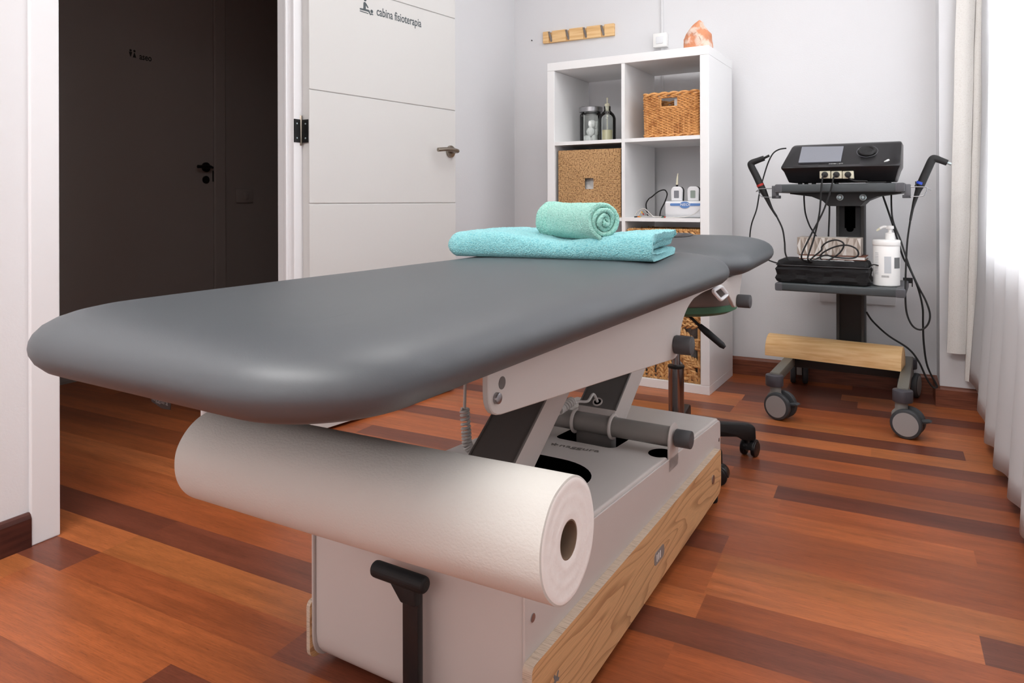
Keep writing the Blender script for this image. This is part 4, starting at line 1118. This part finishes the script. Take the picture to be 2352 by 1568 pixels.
for q0, q1, m, lb in (((1457, 499), (1464, 497.5), 'black_plastic', 'black plug'), ((1464.5, 497.5), (1469, 497.5), 'orange_mark', 'orange plug'), ((1469, 498), (1472, 497.8), 'yellow_mark', 'yellow plug'), ((1473.5, 485), (1475, 490), 'yellow_mark', 'yellow plug'), ((1476, 490), (1479, 493), 'red_mark', 'red plug'), ((1519, 499.5), (1525, 499.5), 'stool_green', 'green plug'), ((1525, 499.8), (1529, 499.8), 'red_mark', 'red plug')):
    a, b = at(*q0, 2.985), at(*q1, 2.985)
    for p in (a, b): p.z = max(p.z, .7432)
    g = G(); g.cyl(a, b, .0029, n=10, bev=.0008); part('plug', g, m, t, lb)
# ================================================================== TROLLEY
t = thing('trolley', 'dark grey two-tier equipment trolley on castors in the back right corner', 'trolley', (-.31, 3.1, 0)); tr = t
cxo, cyo = -.308, 3.262
g = G(); g.box(cxo-.053, cyo-.045, .135, cxo+.053, cyo+.045, .842, .004); part('column', g, 'trolley_dark', t)
g = G()
for s_ in (-1, 1): g.box(cxo+s_*.046-.006, cyo-.049, .14, cxo+s_*.046+.006, cyo-.043, .838, .002)
part('column_track', g, 'trolley_side', t, smooth=False)
g = G(); g.box(cxo-.020, cyo-.0465, .70, cxo+.020, cyo-.0445, .80, .0005); g.prism(rrect(cxo-.014, .685, cxo+.014, .80, .012), (0, cyo-.0475, 0), (1, 0, 0), (0, 0, 1), (0, .002, 0)); part('slot', g, 'black_void', t)
x0, x1, y0, y1 = -.545, -.098, 2.90, 3.235
for nm, zb, zt2 in (('upper_tray', .845, .877), ('lower_tray', .464, .494)):
    g = G(); g.box(x0+.006, y0, zb, x1-.006, y1, zt2, .005, 3); s_ = part(nm, g, 'tray_grey', t)
    for xa, xb in ((x0, x0+.030), (x1-.034, x1)):
        g = G(); n = 8
        g.box(xa, y0-.002, zb-.001, xb, y1+.002, zt2+.0005, .007, 3)
        for k in range(n): xx = xa+.003+(xb-xa-.006)*(k+.5)/n; g.box(xx-.0011, y0-.0032, zb+.001, xx+.0011, y0-.001, zt2-.002)
        part('tray_end', g, 'tray_cap', s_)
# bracket under the upper tray
g = G(); bk = [(cxo-.195, .845), (cxo-.195, .840), (cxo-.115, .829), (cxo-.075, .812), (cxo-.056, .792), (cxo+.056, .792), (cxo+.075, .812), (cxo+.115, .829), (cxo+.195, .840), (cxo+.195, .845)]
g.prism(bk, (0, y0+.09, 0), (1, 0, 0), (0, 0, 1), (0, .22, 0), .001, 1); part('tray_bracket', g, 'trolley_dark', t)
for u in (1929, 1982):
    c = at(u, 453, y0+.089); g = G(); g.tube([c+Vector((.010*math.cos(a), -.001, .010*math.sin(a))) for a in [2*pi*i/24 for i in range(24)]], .003, 8, closed=True); g.cyl(c, c+Vector((0, -.003, 0)), .0055, n=16); part('bracket_bolt', g, 'zinc', t, 'bright bolt')
# side clips carrying wire holders
for s_, xx in ((-1, x0), (1, x1)):
    g = G(); g.box(xx-.012 if s_ < 0 else xx-.004, y0+.01, .822, xx+.006 if s_ < 0 else xx+.016, y0+.06, .872, .002); g.box(xx-.012 if s_ < 0 else xx-.010, y0+.01, .822, xx+.014 if s_ < 0 else xx+.016, y0+.06, .834, .002)
    part('clamp', g, 'tray_cap', t)
    g = G(); X0_ = xx-.012 if s_ < 0 else xx+.016
    for yy in (y0+.014, y0+.050):
        tip = X0_ + s_*.040
        g.tube(smooth_path([(X0_, yy, .862), (tip, yy, .861), (tip+s_*.012, yy, .857), (tip+s_*.006, yy, .838), (tip-s_*.004, yy, .829), (X0_, yy, .8275)], 6), .0016, 7)
    tip = X0_+s_*.052
    g.tube(smooth_path([(tip, y0+.014, .857), (tip+s_*.012, y0+.032, .850), (tip, y0+.050, .857)], 5), .0016, 7)
    part('wire_holder', g, 'steel', t, 'bent wire holder')
g = G(); g.cyl((-.066, y0+.03, .852), (-.066, y0+.03, .882), .002, n=10); g.cyl((-.066, y0+.024, .866), (-.066, y0+.036, .866), .004, n=12); part('clamp_screw', g, 'trolley_dark', t)
g = G(); g.box(x1-.02, y1-.004, .484, x1+.014, y1+.004, .505); g.box(x1+.010, y1-.004, .470, x1+.014, y1+.004, .505); part('cable_hook', g, 'trolley_dark', t)
# base
for xx in (-.527, -.104):
    g = G(); g.box(xx-.018, 2.80, .128, xx+.018, 3.372, .166, .003); lg = part('leg', g, 'leg_grey', t)
    for yy in (2.795, 3.362):
        g = G(); g.cyl((xx, yy, .118), (xx, yy, .160), .032, n=36, bev=.004); part('end_collar', g, 'caster_collar', lg)
g = G(); g.box(-.515, 3.13, .122, -.116, 3.17, .164, .003); g.box(-.515, 3.20, .122, -.116, 3.32, .160, .003); part('cross_bar', g, 'trolley_dark', t)
def caster(x, y, ang, brake):
    d = Vector((math.cos(ang), math.sin(ang), 0)); w = Vector((-d.y, d.x, 0)); c = Vector((x, y, .0505))+d*.020
    g = G(); g.cyl((x, y, .085), (x, y, .120), .020, n=28)
    g.prism(roundpoly([(-.028, .045), (-.030, .082), (-.014, .098), (.016, .096), (.032, .078), (.040, .050), (.02, .040)], .008, 4), Vector((x, y, 0))-w*.011, d, UZ, w*.022, .003, 2)
    f = part('caster', g, 'caster_fork', tr)
    if brake:
        g = G(); g.prism(roundpoly([(.045, .060), (.062, .066), (.082, .072), (.094, .066), (.080, .060), (.058, .052)], .005, 3), Vector((x, y, 0))-w*.014, d, UZ, w*.028, .003, 2, 0); part('brake_lever', g, 'caster_tyre', f)
    for s_ in (-1, 1):
        g = G(); g.cyl(c+w*(s_*.014), c+w*(s_*.036), .050, n=48, bev=.006); wh = part('wheel', g, 'caster_tyre', f)
        g = G(); g.cyl(c+w*(s_*.035), c+w*(s_*.0368), .040, n=40); part('wheel_cover', g, 'caster_disc', f)
    return f
caster(-.523, 2.795, math.radians(-18), True); caster(-.108, 2.795, math.radians(-10), True)
caster(-.527, 3.350, math.radians(100), False); caster(-.104, 3.350, math.radians(80), False)
# wooden half roll
t_ = G(); wa, wb = Vector((-.617, 3.155, 0)), Vector((-.113, 3.115, 0)); wd = (wb-wa); n2 = Vector((-wd.y, wd.x, 0)).normalized()
sec = [(-.062, .1665), (-.062, .180)] + [(-.062*math.cos(a), .180+.070*math.sin(a)) for a in [pi*i/20 for i in range(1, 20)]] + [(.062, .180), (.062, .1665)]
t_.prism(sec, wa, n2, UZ, wd, .003, 2)
single('wooden_half_roll', t_, 'pine', 'half-round pale wooden block lying across the trolley legs', 'wooden block', (-.365, 3.13, .1665))
# console ---------------------------------------------------------------------------
t = thing('therapy_console', 'black radiofrequency therapy console with a grey screen and dial on the upper tray', 'therapy device', (-.31, 3.0, .8775)); cs = t
def ringpts(x0, x1, y0, y1, z, bow=0.0):
    n = 12; f = [(x0+(x1-x0)*i/n, y0-bow*math.sin(pi*i/n), z) for i in range(n+1)]
    return f + [(x1, y1, z), (x0, y1, z)]
g = G(); g.rings([ringpts(-.498, -.132, 2.935, 3.14, .884), ringpts(-.512, -.120, 2.912, 3.15, .925, .012), ringpts(-.522, -.113, 2.900, 3.15, .939, .020), ringpts(-.521, -.113, 2.905, 3.15, .947, .0), ringpts(-.497, -.112, 3.000, 3.15, 1.026, .0), ringpts(-.491, -.114, 3.012, 3.15, 1.033, .0), ringpts(-.487, -.118, 3.03, 3.14, 1.036, .0)])
bmesh.ops.recalc_face_normals(g.bm, faces=g.bm.faces)
es = [e for e in g.bm.edges if len(e.link_faces) == 2 and e.calc_face_angle(0) > .35]
bmesh.ops.bevel(g.bm, geom=es, offset=.004, segments=2, affect='EDGES', profile=.5)
part('housing', g, 'black_gloss', t, ang=30)
g = G()
for x in (-.46, -.41, -.33, -.16): g.cyl((x, 2.96, .8775), (x, 2.96, .885), .008, n=14)
for x in (-.46, -.16): g.cyl((x, 3.11, .8775), (x, 3.11, .885), .008, n=14)
part('rubber_feet', g, 'black_rubber', t)
pb = Vector((0, 2.905, .947)); pv = Vector((0, 3.000-2.905, 1.026-.947)).normalized(); pn = Vector((0, -pv.z, pv.y))
def onp(u, v, off=.001):
    r = ray(u, v); o = Vector((0, 0, CH)); q = pb + pn*off
    return o + r*((q-o).dot(pn)/r.dot(pn))
def bowy(p): return p
g = G(); c4 = [onp(1842, 337, .004), onp(1938, 335.5, .004), onp(1931, 370, .004), onp(1834, 373, .004)]
hb = pn*(-.012)
xm0 = (c4[0].x+c4[3].x)/2; 
g.rings([[p+hb for p in c4], c4]); part('screen', g, 'screen_grey', t, 'grey unlit screen', smooth=False)
dc = onp(1992, 347.5, .003)
def dring(r, off, n=40): return [dc + Vector((1, 0, 0))*(r*math.cos(a)) + pv*(r*math.sin(a)) + pn*off for a in [2*pi*i/n for i in range(n)]]
g = G(); g.rings([dring(.0305, -.012), dring(.0305, .004), dring(.028, .0075), dring(.022, .0075), dring(.018, .003), dring(.012, .002), dring(.004, .004), dring(.0005, .0045)]); part('dial', g, 'black_plastic', t, 'round control dial')
g = G(); g.tube(dring(.0355, .0005, 48), .0005, 5, closed=True); g.cyl(dc+Vector((-.029, 0, 0))+pv*.006, dc+Vector((-.029, 0, 0))+pv*.006+pn*.009, .0018, n=10); part('dial_ring', g, 'screen_grey', t)
text_part('INDIBA | CT7', 'device_lettering', 'white_mark', t, onp(1904, 377, .001), (1, 0, 0), pv, .048, .0045, .0006)
g = G(); c = onp(2037, 368, .004); g.prism([(-.009, -.006), (-.004, -.002), (.001, .004), (.006, .006), (.009, .002), (.005, .001), (.003, -.003), (-.002, -.004)], c-pn*.006, (1, 0, 0), pv, pn*.007); part('emblem', g, 'white_mark', t, 'small pale emblem')
for u in (1895, 1921.5, 1948):
    c = at(u, 401, 2.899); g = G(); g.box(c.x-.0185, 2.895, c.z-.0145, c.x+.0185, 2.935, c.z+.0135, .0015); s_ = part('socket', g, 'socket_cream', t, 'cream connector socket')
    g = G(); g.cyl((c.x, 2.898, c.z), (c.x, 2.880, c.z), .0115, .0105, n=24, bev=.002); part('connector', g, 'black_plastic', s_, 'black round plug')
# applicators
def applicator(name, pts, rad, ring, rm, tip, label, cab, tipm):
    t = thing(name, label, 'applicator', pts[2])
    g = G(); g.tube(smooth_path(pts, 8), rad, 16); part('grip', g, 'black_rubber', t)
    g = G(); g.cyl(ring[0], ring[1], .0142, n=24); part('marker_ring', g, rm, t)
    g = G(); g.cyl(tip[0], tip[1], .0048, n=14); part('electrode_tip', g, tipm, t)
    g = G(); g.tube(smooth_path(cab, 8), .0032, 8); part('cable', g, 'black_rubber', t)
    return t
Y = 2.932
P = lambda q, y=Y: [at(u, v, y) for u, v in q]
lp = P([(1755, 363), (1740, 368.5), (1727, 374), (1725.5, 381), (1737, 404), (1750, 432), (1760, 452), (1772, 478), (1784, 497)])
n_sp = (len(lp)-1)*8+1
def radii(n, keys):
    out = []
    for i in range(n):
        f = i/(n-1)
        for (a, ra_), (b, rb_) in zip(keys[:-1], keys[1:]):
            if a <= f <= b: out.append(ra_+(rb_-ra_)*(f-a)/(b-a+1e-9)); break
    return out
RK = [(0, .0105), (.15, .0115), (.3, .0135), (.6, .0138), (.66, .0135), (.78, .0085), (.9, .0045), (1, .0040)]
la = applicator('left_applicator', lp, radii(n_sp, RK), (at(1745.5, 423, Y), at(1747.5, 427.5, Y)), 'red_mark', (at(1754, 363.5, Y), at(1767, 357, Y)),
    'black angled applicator with a red ring hanging in the wire holder left of the trolley', P([(1784, 497), (1797, 525), (1802, 555), (1804, 582), (1813, 597)])+[at(1832, 600, 2.95), at(1850, 603, 2.97)], 'black_plastic')
la.name = 'applicator'
rp_ = P([(2176, 374), (2160, 368), (2149, 364.5), (2141, 367), (2130, 390), (2117, 419), (2108, 440), (2098, 472), (2091, 506)])
cabR = P([(2091, 506), (2084, 555), (2080.5, 620), (2079.5, 680), (2083, 720), (2096, 748), (2115, 757), (2131, 745), (2136, 722), (2127, 692), (2108, 655)]) + [at(2088, 610, 2.96), at(2068, 550, 3.0), at(2050, 502, 3.02), at(2047, 448, 3.04)]
cabR[-1].z = .846
ra2 = applicator('right_applicator', rp_, radii((len(rp_)-1)*8+1, RK), (at(2116, 418, Y), at(2113.5, 423.5, Y)), 'blue_mark', (at(2176, 374, Y), at(2185, 377, Y)),
    'black angled applicator with a blue ring hanging in the wire holder right of the trolley', cabR, 'zinc')
ra2.name = 'applicator'
# loose cables
def cable(name, pts, r, label, m='black_rubber'):
    g = G(); g.tube(smooth_path(pts, 8), r, 8); single(name, g, m, label, 'cable', pts[0])
cable('return_plate_cable', P([(1806, 340.5), (1790, 343), (1776, 352), (1765, 372), (1755, 402)], 3.02)+P([(1745, 440), (1738, 480), (1727, 512), (1722.5, 540), (1724, 565), (1735, 583), (1762, 596)], 3.0)+[at(1785, 604, 2.99), at(1800, 606, 3.0)], .0028, 'thin black cable running from the left side of the console down to the black bag')
cable('signal_cable', P([(1893, 402), (1889, 409), (1886, 440), (1882, 490), (1870, 545), (1857, 585), (1856, 596)], 2.878)+[at(1862, 601, 2.92), at(1885, 603, 2.96)], .0032, 'black cable hanging from the left socket of the console to the bag')
cable('signal_cable', P([(1919, 402), (1914, 410), (1907, 440), (1890, 487), (1865, 535), (1845, 575), (1841, 592)], 2.872)+[at(1850, 600, 2.91), at(1872, 605, 2.94)], .0032, 'black cable slanting from the middle socket of the console to the bag')
cable('signal_cable', P([(1946, 403), (1953, 411), (1966, 415.5), (1990, 416)], 2.885)+[Vector((-.22, 2.905, .8805)), Vector((-.16, 2.92, .8805))], .0030, 'short black cable from the right socket of the console lying on the tray')
cable('coiled_cable', [at(1852, 606, 2.95)]+P([(1868, 590), (1886, 575), (1888, 566), (1900, 556), (1920, 551), (1936, 557), (1937, 568), (1926, 583), (1905, 596)], 2.95)+P([(1889, 598), (1884, 588), (1895, 577), (1920, 566), (1945, 563), (1965, 570), (1972, 582), (1965, 591), (1945, 593), (1915, 590), (1895, 586)], 2.955)+[at(1872, 596, 2.95), at(1858, 605, 2.95)], .0030, 'loops of black cable lying over the bag and tissue box')
cable('mains_cable', [at(1847, 440, 3.24)]+P([(1847, 460), (1850, 490), (1859, 517), (1868, 532), (1876, 545)], 3.25)+[at(1880, 560, 3.2), at(1884, 585, 3.15)], .0032, 'black cable hanging behind the left part of the trolley')
cable('mains_cable', [at(1905, 447, 3.17), at(1905, 490, 3.17), at(1903, 540, 3.17), at(1902, 575, 3.16)], .0034, 'straight black cable hanging just left of the trolley column')
pts = [at(2025, 449, 3.15)]+P([(2042, 490), (2060, 545), (2075, 592)], 3.16)+P([(2088, 614), (2108, 660), (2119, 705), (2120, 745), (2122, 790), (2130, 840), (2150, 882), (2153, 888), (2143, 889), (2128, 868), (2110, 830), (2086, 800), (2040, 770), (2005, 738), (1990, 716)], 3.22)
pts[0].z = .846
cable('mains_cable', pts, .0036, 'long black cable looping from the upper tray to the floor beside the right castor')
# bag, book, tissue box, bottle on the lower tray
ZL = .4945
t = thing('carry_bag', 'flat black fabric carry bag with white lettering on the lower tray', 'bag', (-.38, 3.02, ZL))
g = G(); rows = []
for k, (ins, z) in enumerate(((.010, 0), (.002, .004), (-.003, .016), (.004, .030), (.000, .045), (-.002, .052), (.006, .062), (.004, .072), (.010, .084), (.018, .0885), (.05, .0895), (.10, .090))):
    ol = rrect(-.548+ins, 2.918+ins*.7, -.215-ins, 3.105-ins*.7, .022, 5); pl = []
    for a, b in zip(ol, ol[1:]+ol[:1]):
        m = max(1, int(math.hypot(b[0]-a[0], b[1]-a[1])/.012)); pl += [(a[0]+(b[0]-a[0])*i/m, a[1]+(b[1]-a[1])*i/m) for i in range(m)]
    if k == 0: N0 = len(pl)
    rows.append((pl, z))
N0 = 150
def rs(pl, n):
    P_ = pl+[pl[0]]; L_ = [0]
    for a, b in zip(P_[:-1], P_[1:]): L_.append(L_[-1]+math.hypot(b[0]-a[0], b[1]-a[1]))
    out = []; j = 0
    for i in range(n):
        s_ = L_[-1]*i/n
        while L_[j+1] < s_: j += 1
        f = (s_-L_[j])/(L_[j+1]-L_[j]+1e-12); out.append((P_[j][0]+(P_[j+1][0]-P_[j][0])*f, P_[j][1]+(P_[j+1][1]-P_[j][1])*f))
    return out
g.rings([[Vector((x+.003*noise.noise(Vector((x*25, y*25, z*60))), y+.004*noise.noise(Vector((x*18, y*25, z*90+5))), ZL+z+(.0025*noise.noise(Vector((x*14, y*14, 3))) if 0 < z < .088 else 0))) for x, y in rs(pl, N0)] for pl, z in rows])
part('body', g, 'bag_black', t)
g = G(); rb = rs(rrect(-.546, 2.919, -.217, 3.104, .022, 5), 120); g.tube([(x, y, ZL+.067) for x, y in rb], .0022, 6, closed=True); part('zip', g, 'black_gloss', t)
text_part('INDIBA', 'bag_lettering', 'white_mark', t, (-.452, 2.940, ZL+.0898), (1, 0, 0), (.25, 1, 0), .185, .040, .0006, bold=.02)
g = G(); g.tube(smooth_path([(-.222, 2.96, ZL+.070), (-.205, 2.955, ZL+.080), (-.188, 2.965, ZL+.076), (-.178, 2.99, ZL+.066), (-.184, 3.02, ZL+.01), (-.21, 3.03, ZL+.004)], 6), .0038, 8, flat=.5); part('carry_strap', g, 'bag_black', t)
g = G(); zb = ZL+.0905; g.box(-.470, 2.985, zb, -.232, 3.098, zb+.0025, mi=1); g.box(-.468, 2.986, zb+.0025, -.236, 3.098, zb+.013); g.box(-.470, 2.985, zb+.013, -.232, 3.098, zb+.0155, mi=1)
single('white_book', g, ['book_white', 'book_brown'], 'white book with a brown back lying on the black bag', 'book', (-.35, 3.04, zb), smooth=False)
zb += .0160
t = thing('tissue_box', 'tissue box with a grey and beige diamond pattern on top of the book', 'tissue box', (-.36, 3.04, zb))
bx0, bx1, by0, by1, bz1 = -.478, -.250, 2.998, 3.096, zb+.068
g = G(); g.box(bx0, by0, zb, bx1, by1, bz1, .0015, 1); part('carton', g, 'box_beige', t, smooth=False)
g = G(); ncol = 9; w_ = (bx1-bx0)/ncol; h_ = .068
def clip(pts):
    return [(min(max(x, bx0+.001), bx1-.001), min(max(z, zb+.001), bz1-.001)) for x, z in pts]
rr = random.Random(3)
for i in range(ncol+1):
    for j in range(3):
        cx_ = bx0+w_*(i+(.5 if j % 2 else 0)); cz_ = zb+h_*(j/2.0)
        A_ = [(cx_-w_/2, cz_), (cx_, cz_+h_/2), (cx_, cz_-h_/2)]; B_ = [(cx_+w_/2, cz_), (cx_, cz_-h_/2), (cx_, cz_+h_/2)]
        for tri, mi in ((A_, rr.choice((0, 1))), (B_, rr.choice((1, 2, 2)))):
            c_ = clip(tri); ar = abs((c_[1][0]-c_[0][0])*(c_[2][1]-c_[0][1])-(c_[2][0]-c_[0][0])*(c_[1][1]-c_[0][1]))
            if ar > 1e-6: g.face([(x, by0-.0004, z) for x, z in c_], mi)
part('diamond_print', g, ['box_pale', 'box_beige', 'box_taupe'], t, smooth=False, normals=False)
g = G(); g.box(bx0+.05, by0+.03, bz1-.0005, bx1-.05, by1-.03, bz1+.0012); part('opening_film', g, 'box_pale', t)
# gel bottle
qx, qy = -.164, 3.00
t = thing('gel_bottle', 'white pump dispenser bottle of gel with a printed label on the lower tray', 'pump bottle', (qx, qy, ZL))
BR = .0455
g = G(); g.lathe([(.001, ZL+.0005), (BR-.004, ZL+.0005), (BR, ZL+.004), (BR, ZL+.150), (BR-.001, ZL+.152), (.001, ZL+.152)], (qx, qy, 0), 56); part('body', g, 'plug_white', t)
g = G(); g.lathe([(.001, ZL+.152), (BR+.0015, ZL+.152), (BR+.002, ZL+.154), (BR+.002, ZL+.169), (BR, ZL+.172), (.020, ZL+.1735), (.001, ZL+.1735)], (qx, qy, 0), 56); part('lid', g, 'plug_white', t)
g = G(); nx_ = qx+.012
g.lathe([(.0165, ZL+.173), (.017, ZL+.178), (.0155, ZL+.197), (.011, ZL+.199), (.0065, ZL+.200), (.0062, ZL+.214), (.001, ZL+.214)], (nx_, qy, 0), 28)
g.lathe([(.001, ZL+.213), (.013, ZL+.213), (.0135, ZL+.216), (.0125, ZL+.224), (.001, ZL+.226)], (nx_, qy, 0), 28)
g.tube(smooth_path([(nx_-.004, qy, ZL+.219), (nx_-.022, qy-.004, ZL+.220), (nx_-.033, qy-.006, ZL+.214)], 5), .0052, 12); pm = part('pump', g, 'plug_white', t)
g = G(); g.tube([(nx_-.031, qy-.006, ZL+.2155), (nx_-.044, qy-.008, ZL+.205)], [.0048, .0035], 12); part('nozzle', g, 'ivory', pm)
def wrap(a0, a1, z0, z1, off=.0004, n=10):
    g = G(); rows = []
    for z in (z0, z1): rows.append([(qx+(BR+off)*math.cos(a0+(a1-a0)*k/n), qy+(BR+off)*math.sin(a0+(a1-a0)*k/n), z) for k in range(n+1)])
    g.rings(rows, closed=False); return g
va = math.atan2(-qy, -qx)       # towards the viewer
part('grey_panel', wrap(va+.60, va+1.25, ZL+.068, ZL+.108), 'label_grey', t, 'grey printed panel', normals=False)
part('pale_panel', wrap(va-.15, va+.35, ZL+.05, ZL+.112), 'label_faint', t, 'faint printed panel', normals=False)
g = G()
for k in range(16):
    a = va-.36+k*.036; w_ = .008+.012*((k*7) % 3)/3
    rows = [[(qx+(BR+.0005)*math.cos(a+w_*j), qy+(BR+.0005)*math.sin(a+w_*j), z) for j in (0, 1)] for z in (ZL+.034, ZL+.042)]; g.rings(rows, closed=False)
part('barcode', g, 'black_plastic', t, 'small black barcode', normals=False)
g = G()
for k in range(14):
    z = ZL+.045+k*.006; rows = [[(qx+(BR+.0005)*math.cos(va-.95+j*.05), qy+(BR+.0005)*math.sin(va-.95+j*.05), zz) for j in range(8)] for zz in (z, z+.002)]; g.rings(rows, closed=False)
part('small_print', g, 'label_faint', t, normals=False)

# ================================================================== LIGHT, WORLD, CAMERA
def area(name, loc, rot, sx, sy, power, col=(1, 1, 1)):
    l = bpy.data.lights.new(name, 'AREA'); l.shape = 'RECTANGLE'; l.size = sx; l.size_y = sy; l.energy = power; l.color = col
    o = bpy.data.objects.new(name, l); COL.objects.link(o); o.location = loc; o.rotation_euler = rot; return o
area('ceiling_lamp', (-.50, 2.0, ZC-.03), (0, 0, 0), 1.2, 1.0, 19, (1, .99, .975))
area('ceiling_lamp', (-1.0, -.40, ZC-.03), (0, 0, 0), 1.2, .9, 38, (1, .99, .975))
area('ceiling_lamp', (-.05, -.35, ZC-.03), (0, 0, 0), .7, .9, 14, (1, .99, .975))
area('rear_fill', (-.55, YR+.05, 1.6), (pi/2, 0, 0), 1.3, 1.2, 5, (1, .985, .97))  # added frontal fill behind the camera; the rear wall has no window
area('daylight', (XR+.55, 2.3, 1.55), (0, pi/2, 0), 1.9, 1.7, 62, (.97, .985, 1))
w = bpy.data.worlds.new('daylight'); S.world = w; w.use_nodes = True
bg = w.node_tree.nodes['Background']; bg.inputs[0].default_value = (.92, .96, 1, 1); bg.inputs[1].default_value = 3.0
cam = bpy.data.cameras.new('camera'); co = bpy.data.objects.new('camera', cam); COL.objects.link(co)
cam.sensor_width = 36; cam.sensor_fit = 'HORIZONTAL'; cam.lens = FOC/2352*36
cam.shift_x = (1176-CX)/2352; cam.shift_y = -(784-CY)/2352
cam.clip_start = .05
co.location = (0, 0, CH)
co.matrix_world = Matrix.Translation((0, 0, CH)) @ Matrix.Rotation(YAW-TH, 4, 'Z') @ Matrix.Rotation(pi/2, 4, 'X') @ Matrix.Rotation(ROLL, 4, 'Z')
S.camera = co
vs = S.view_settings; vs.view_transform = 'Standard'; vs.look = 'None'; vs.gamma = 1; vs.use_curve_mapping = False; vs.exposure = -0.12
S.display_settings.display_device = 'sRGB'
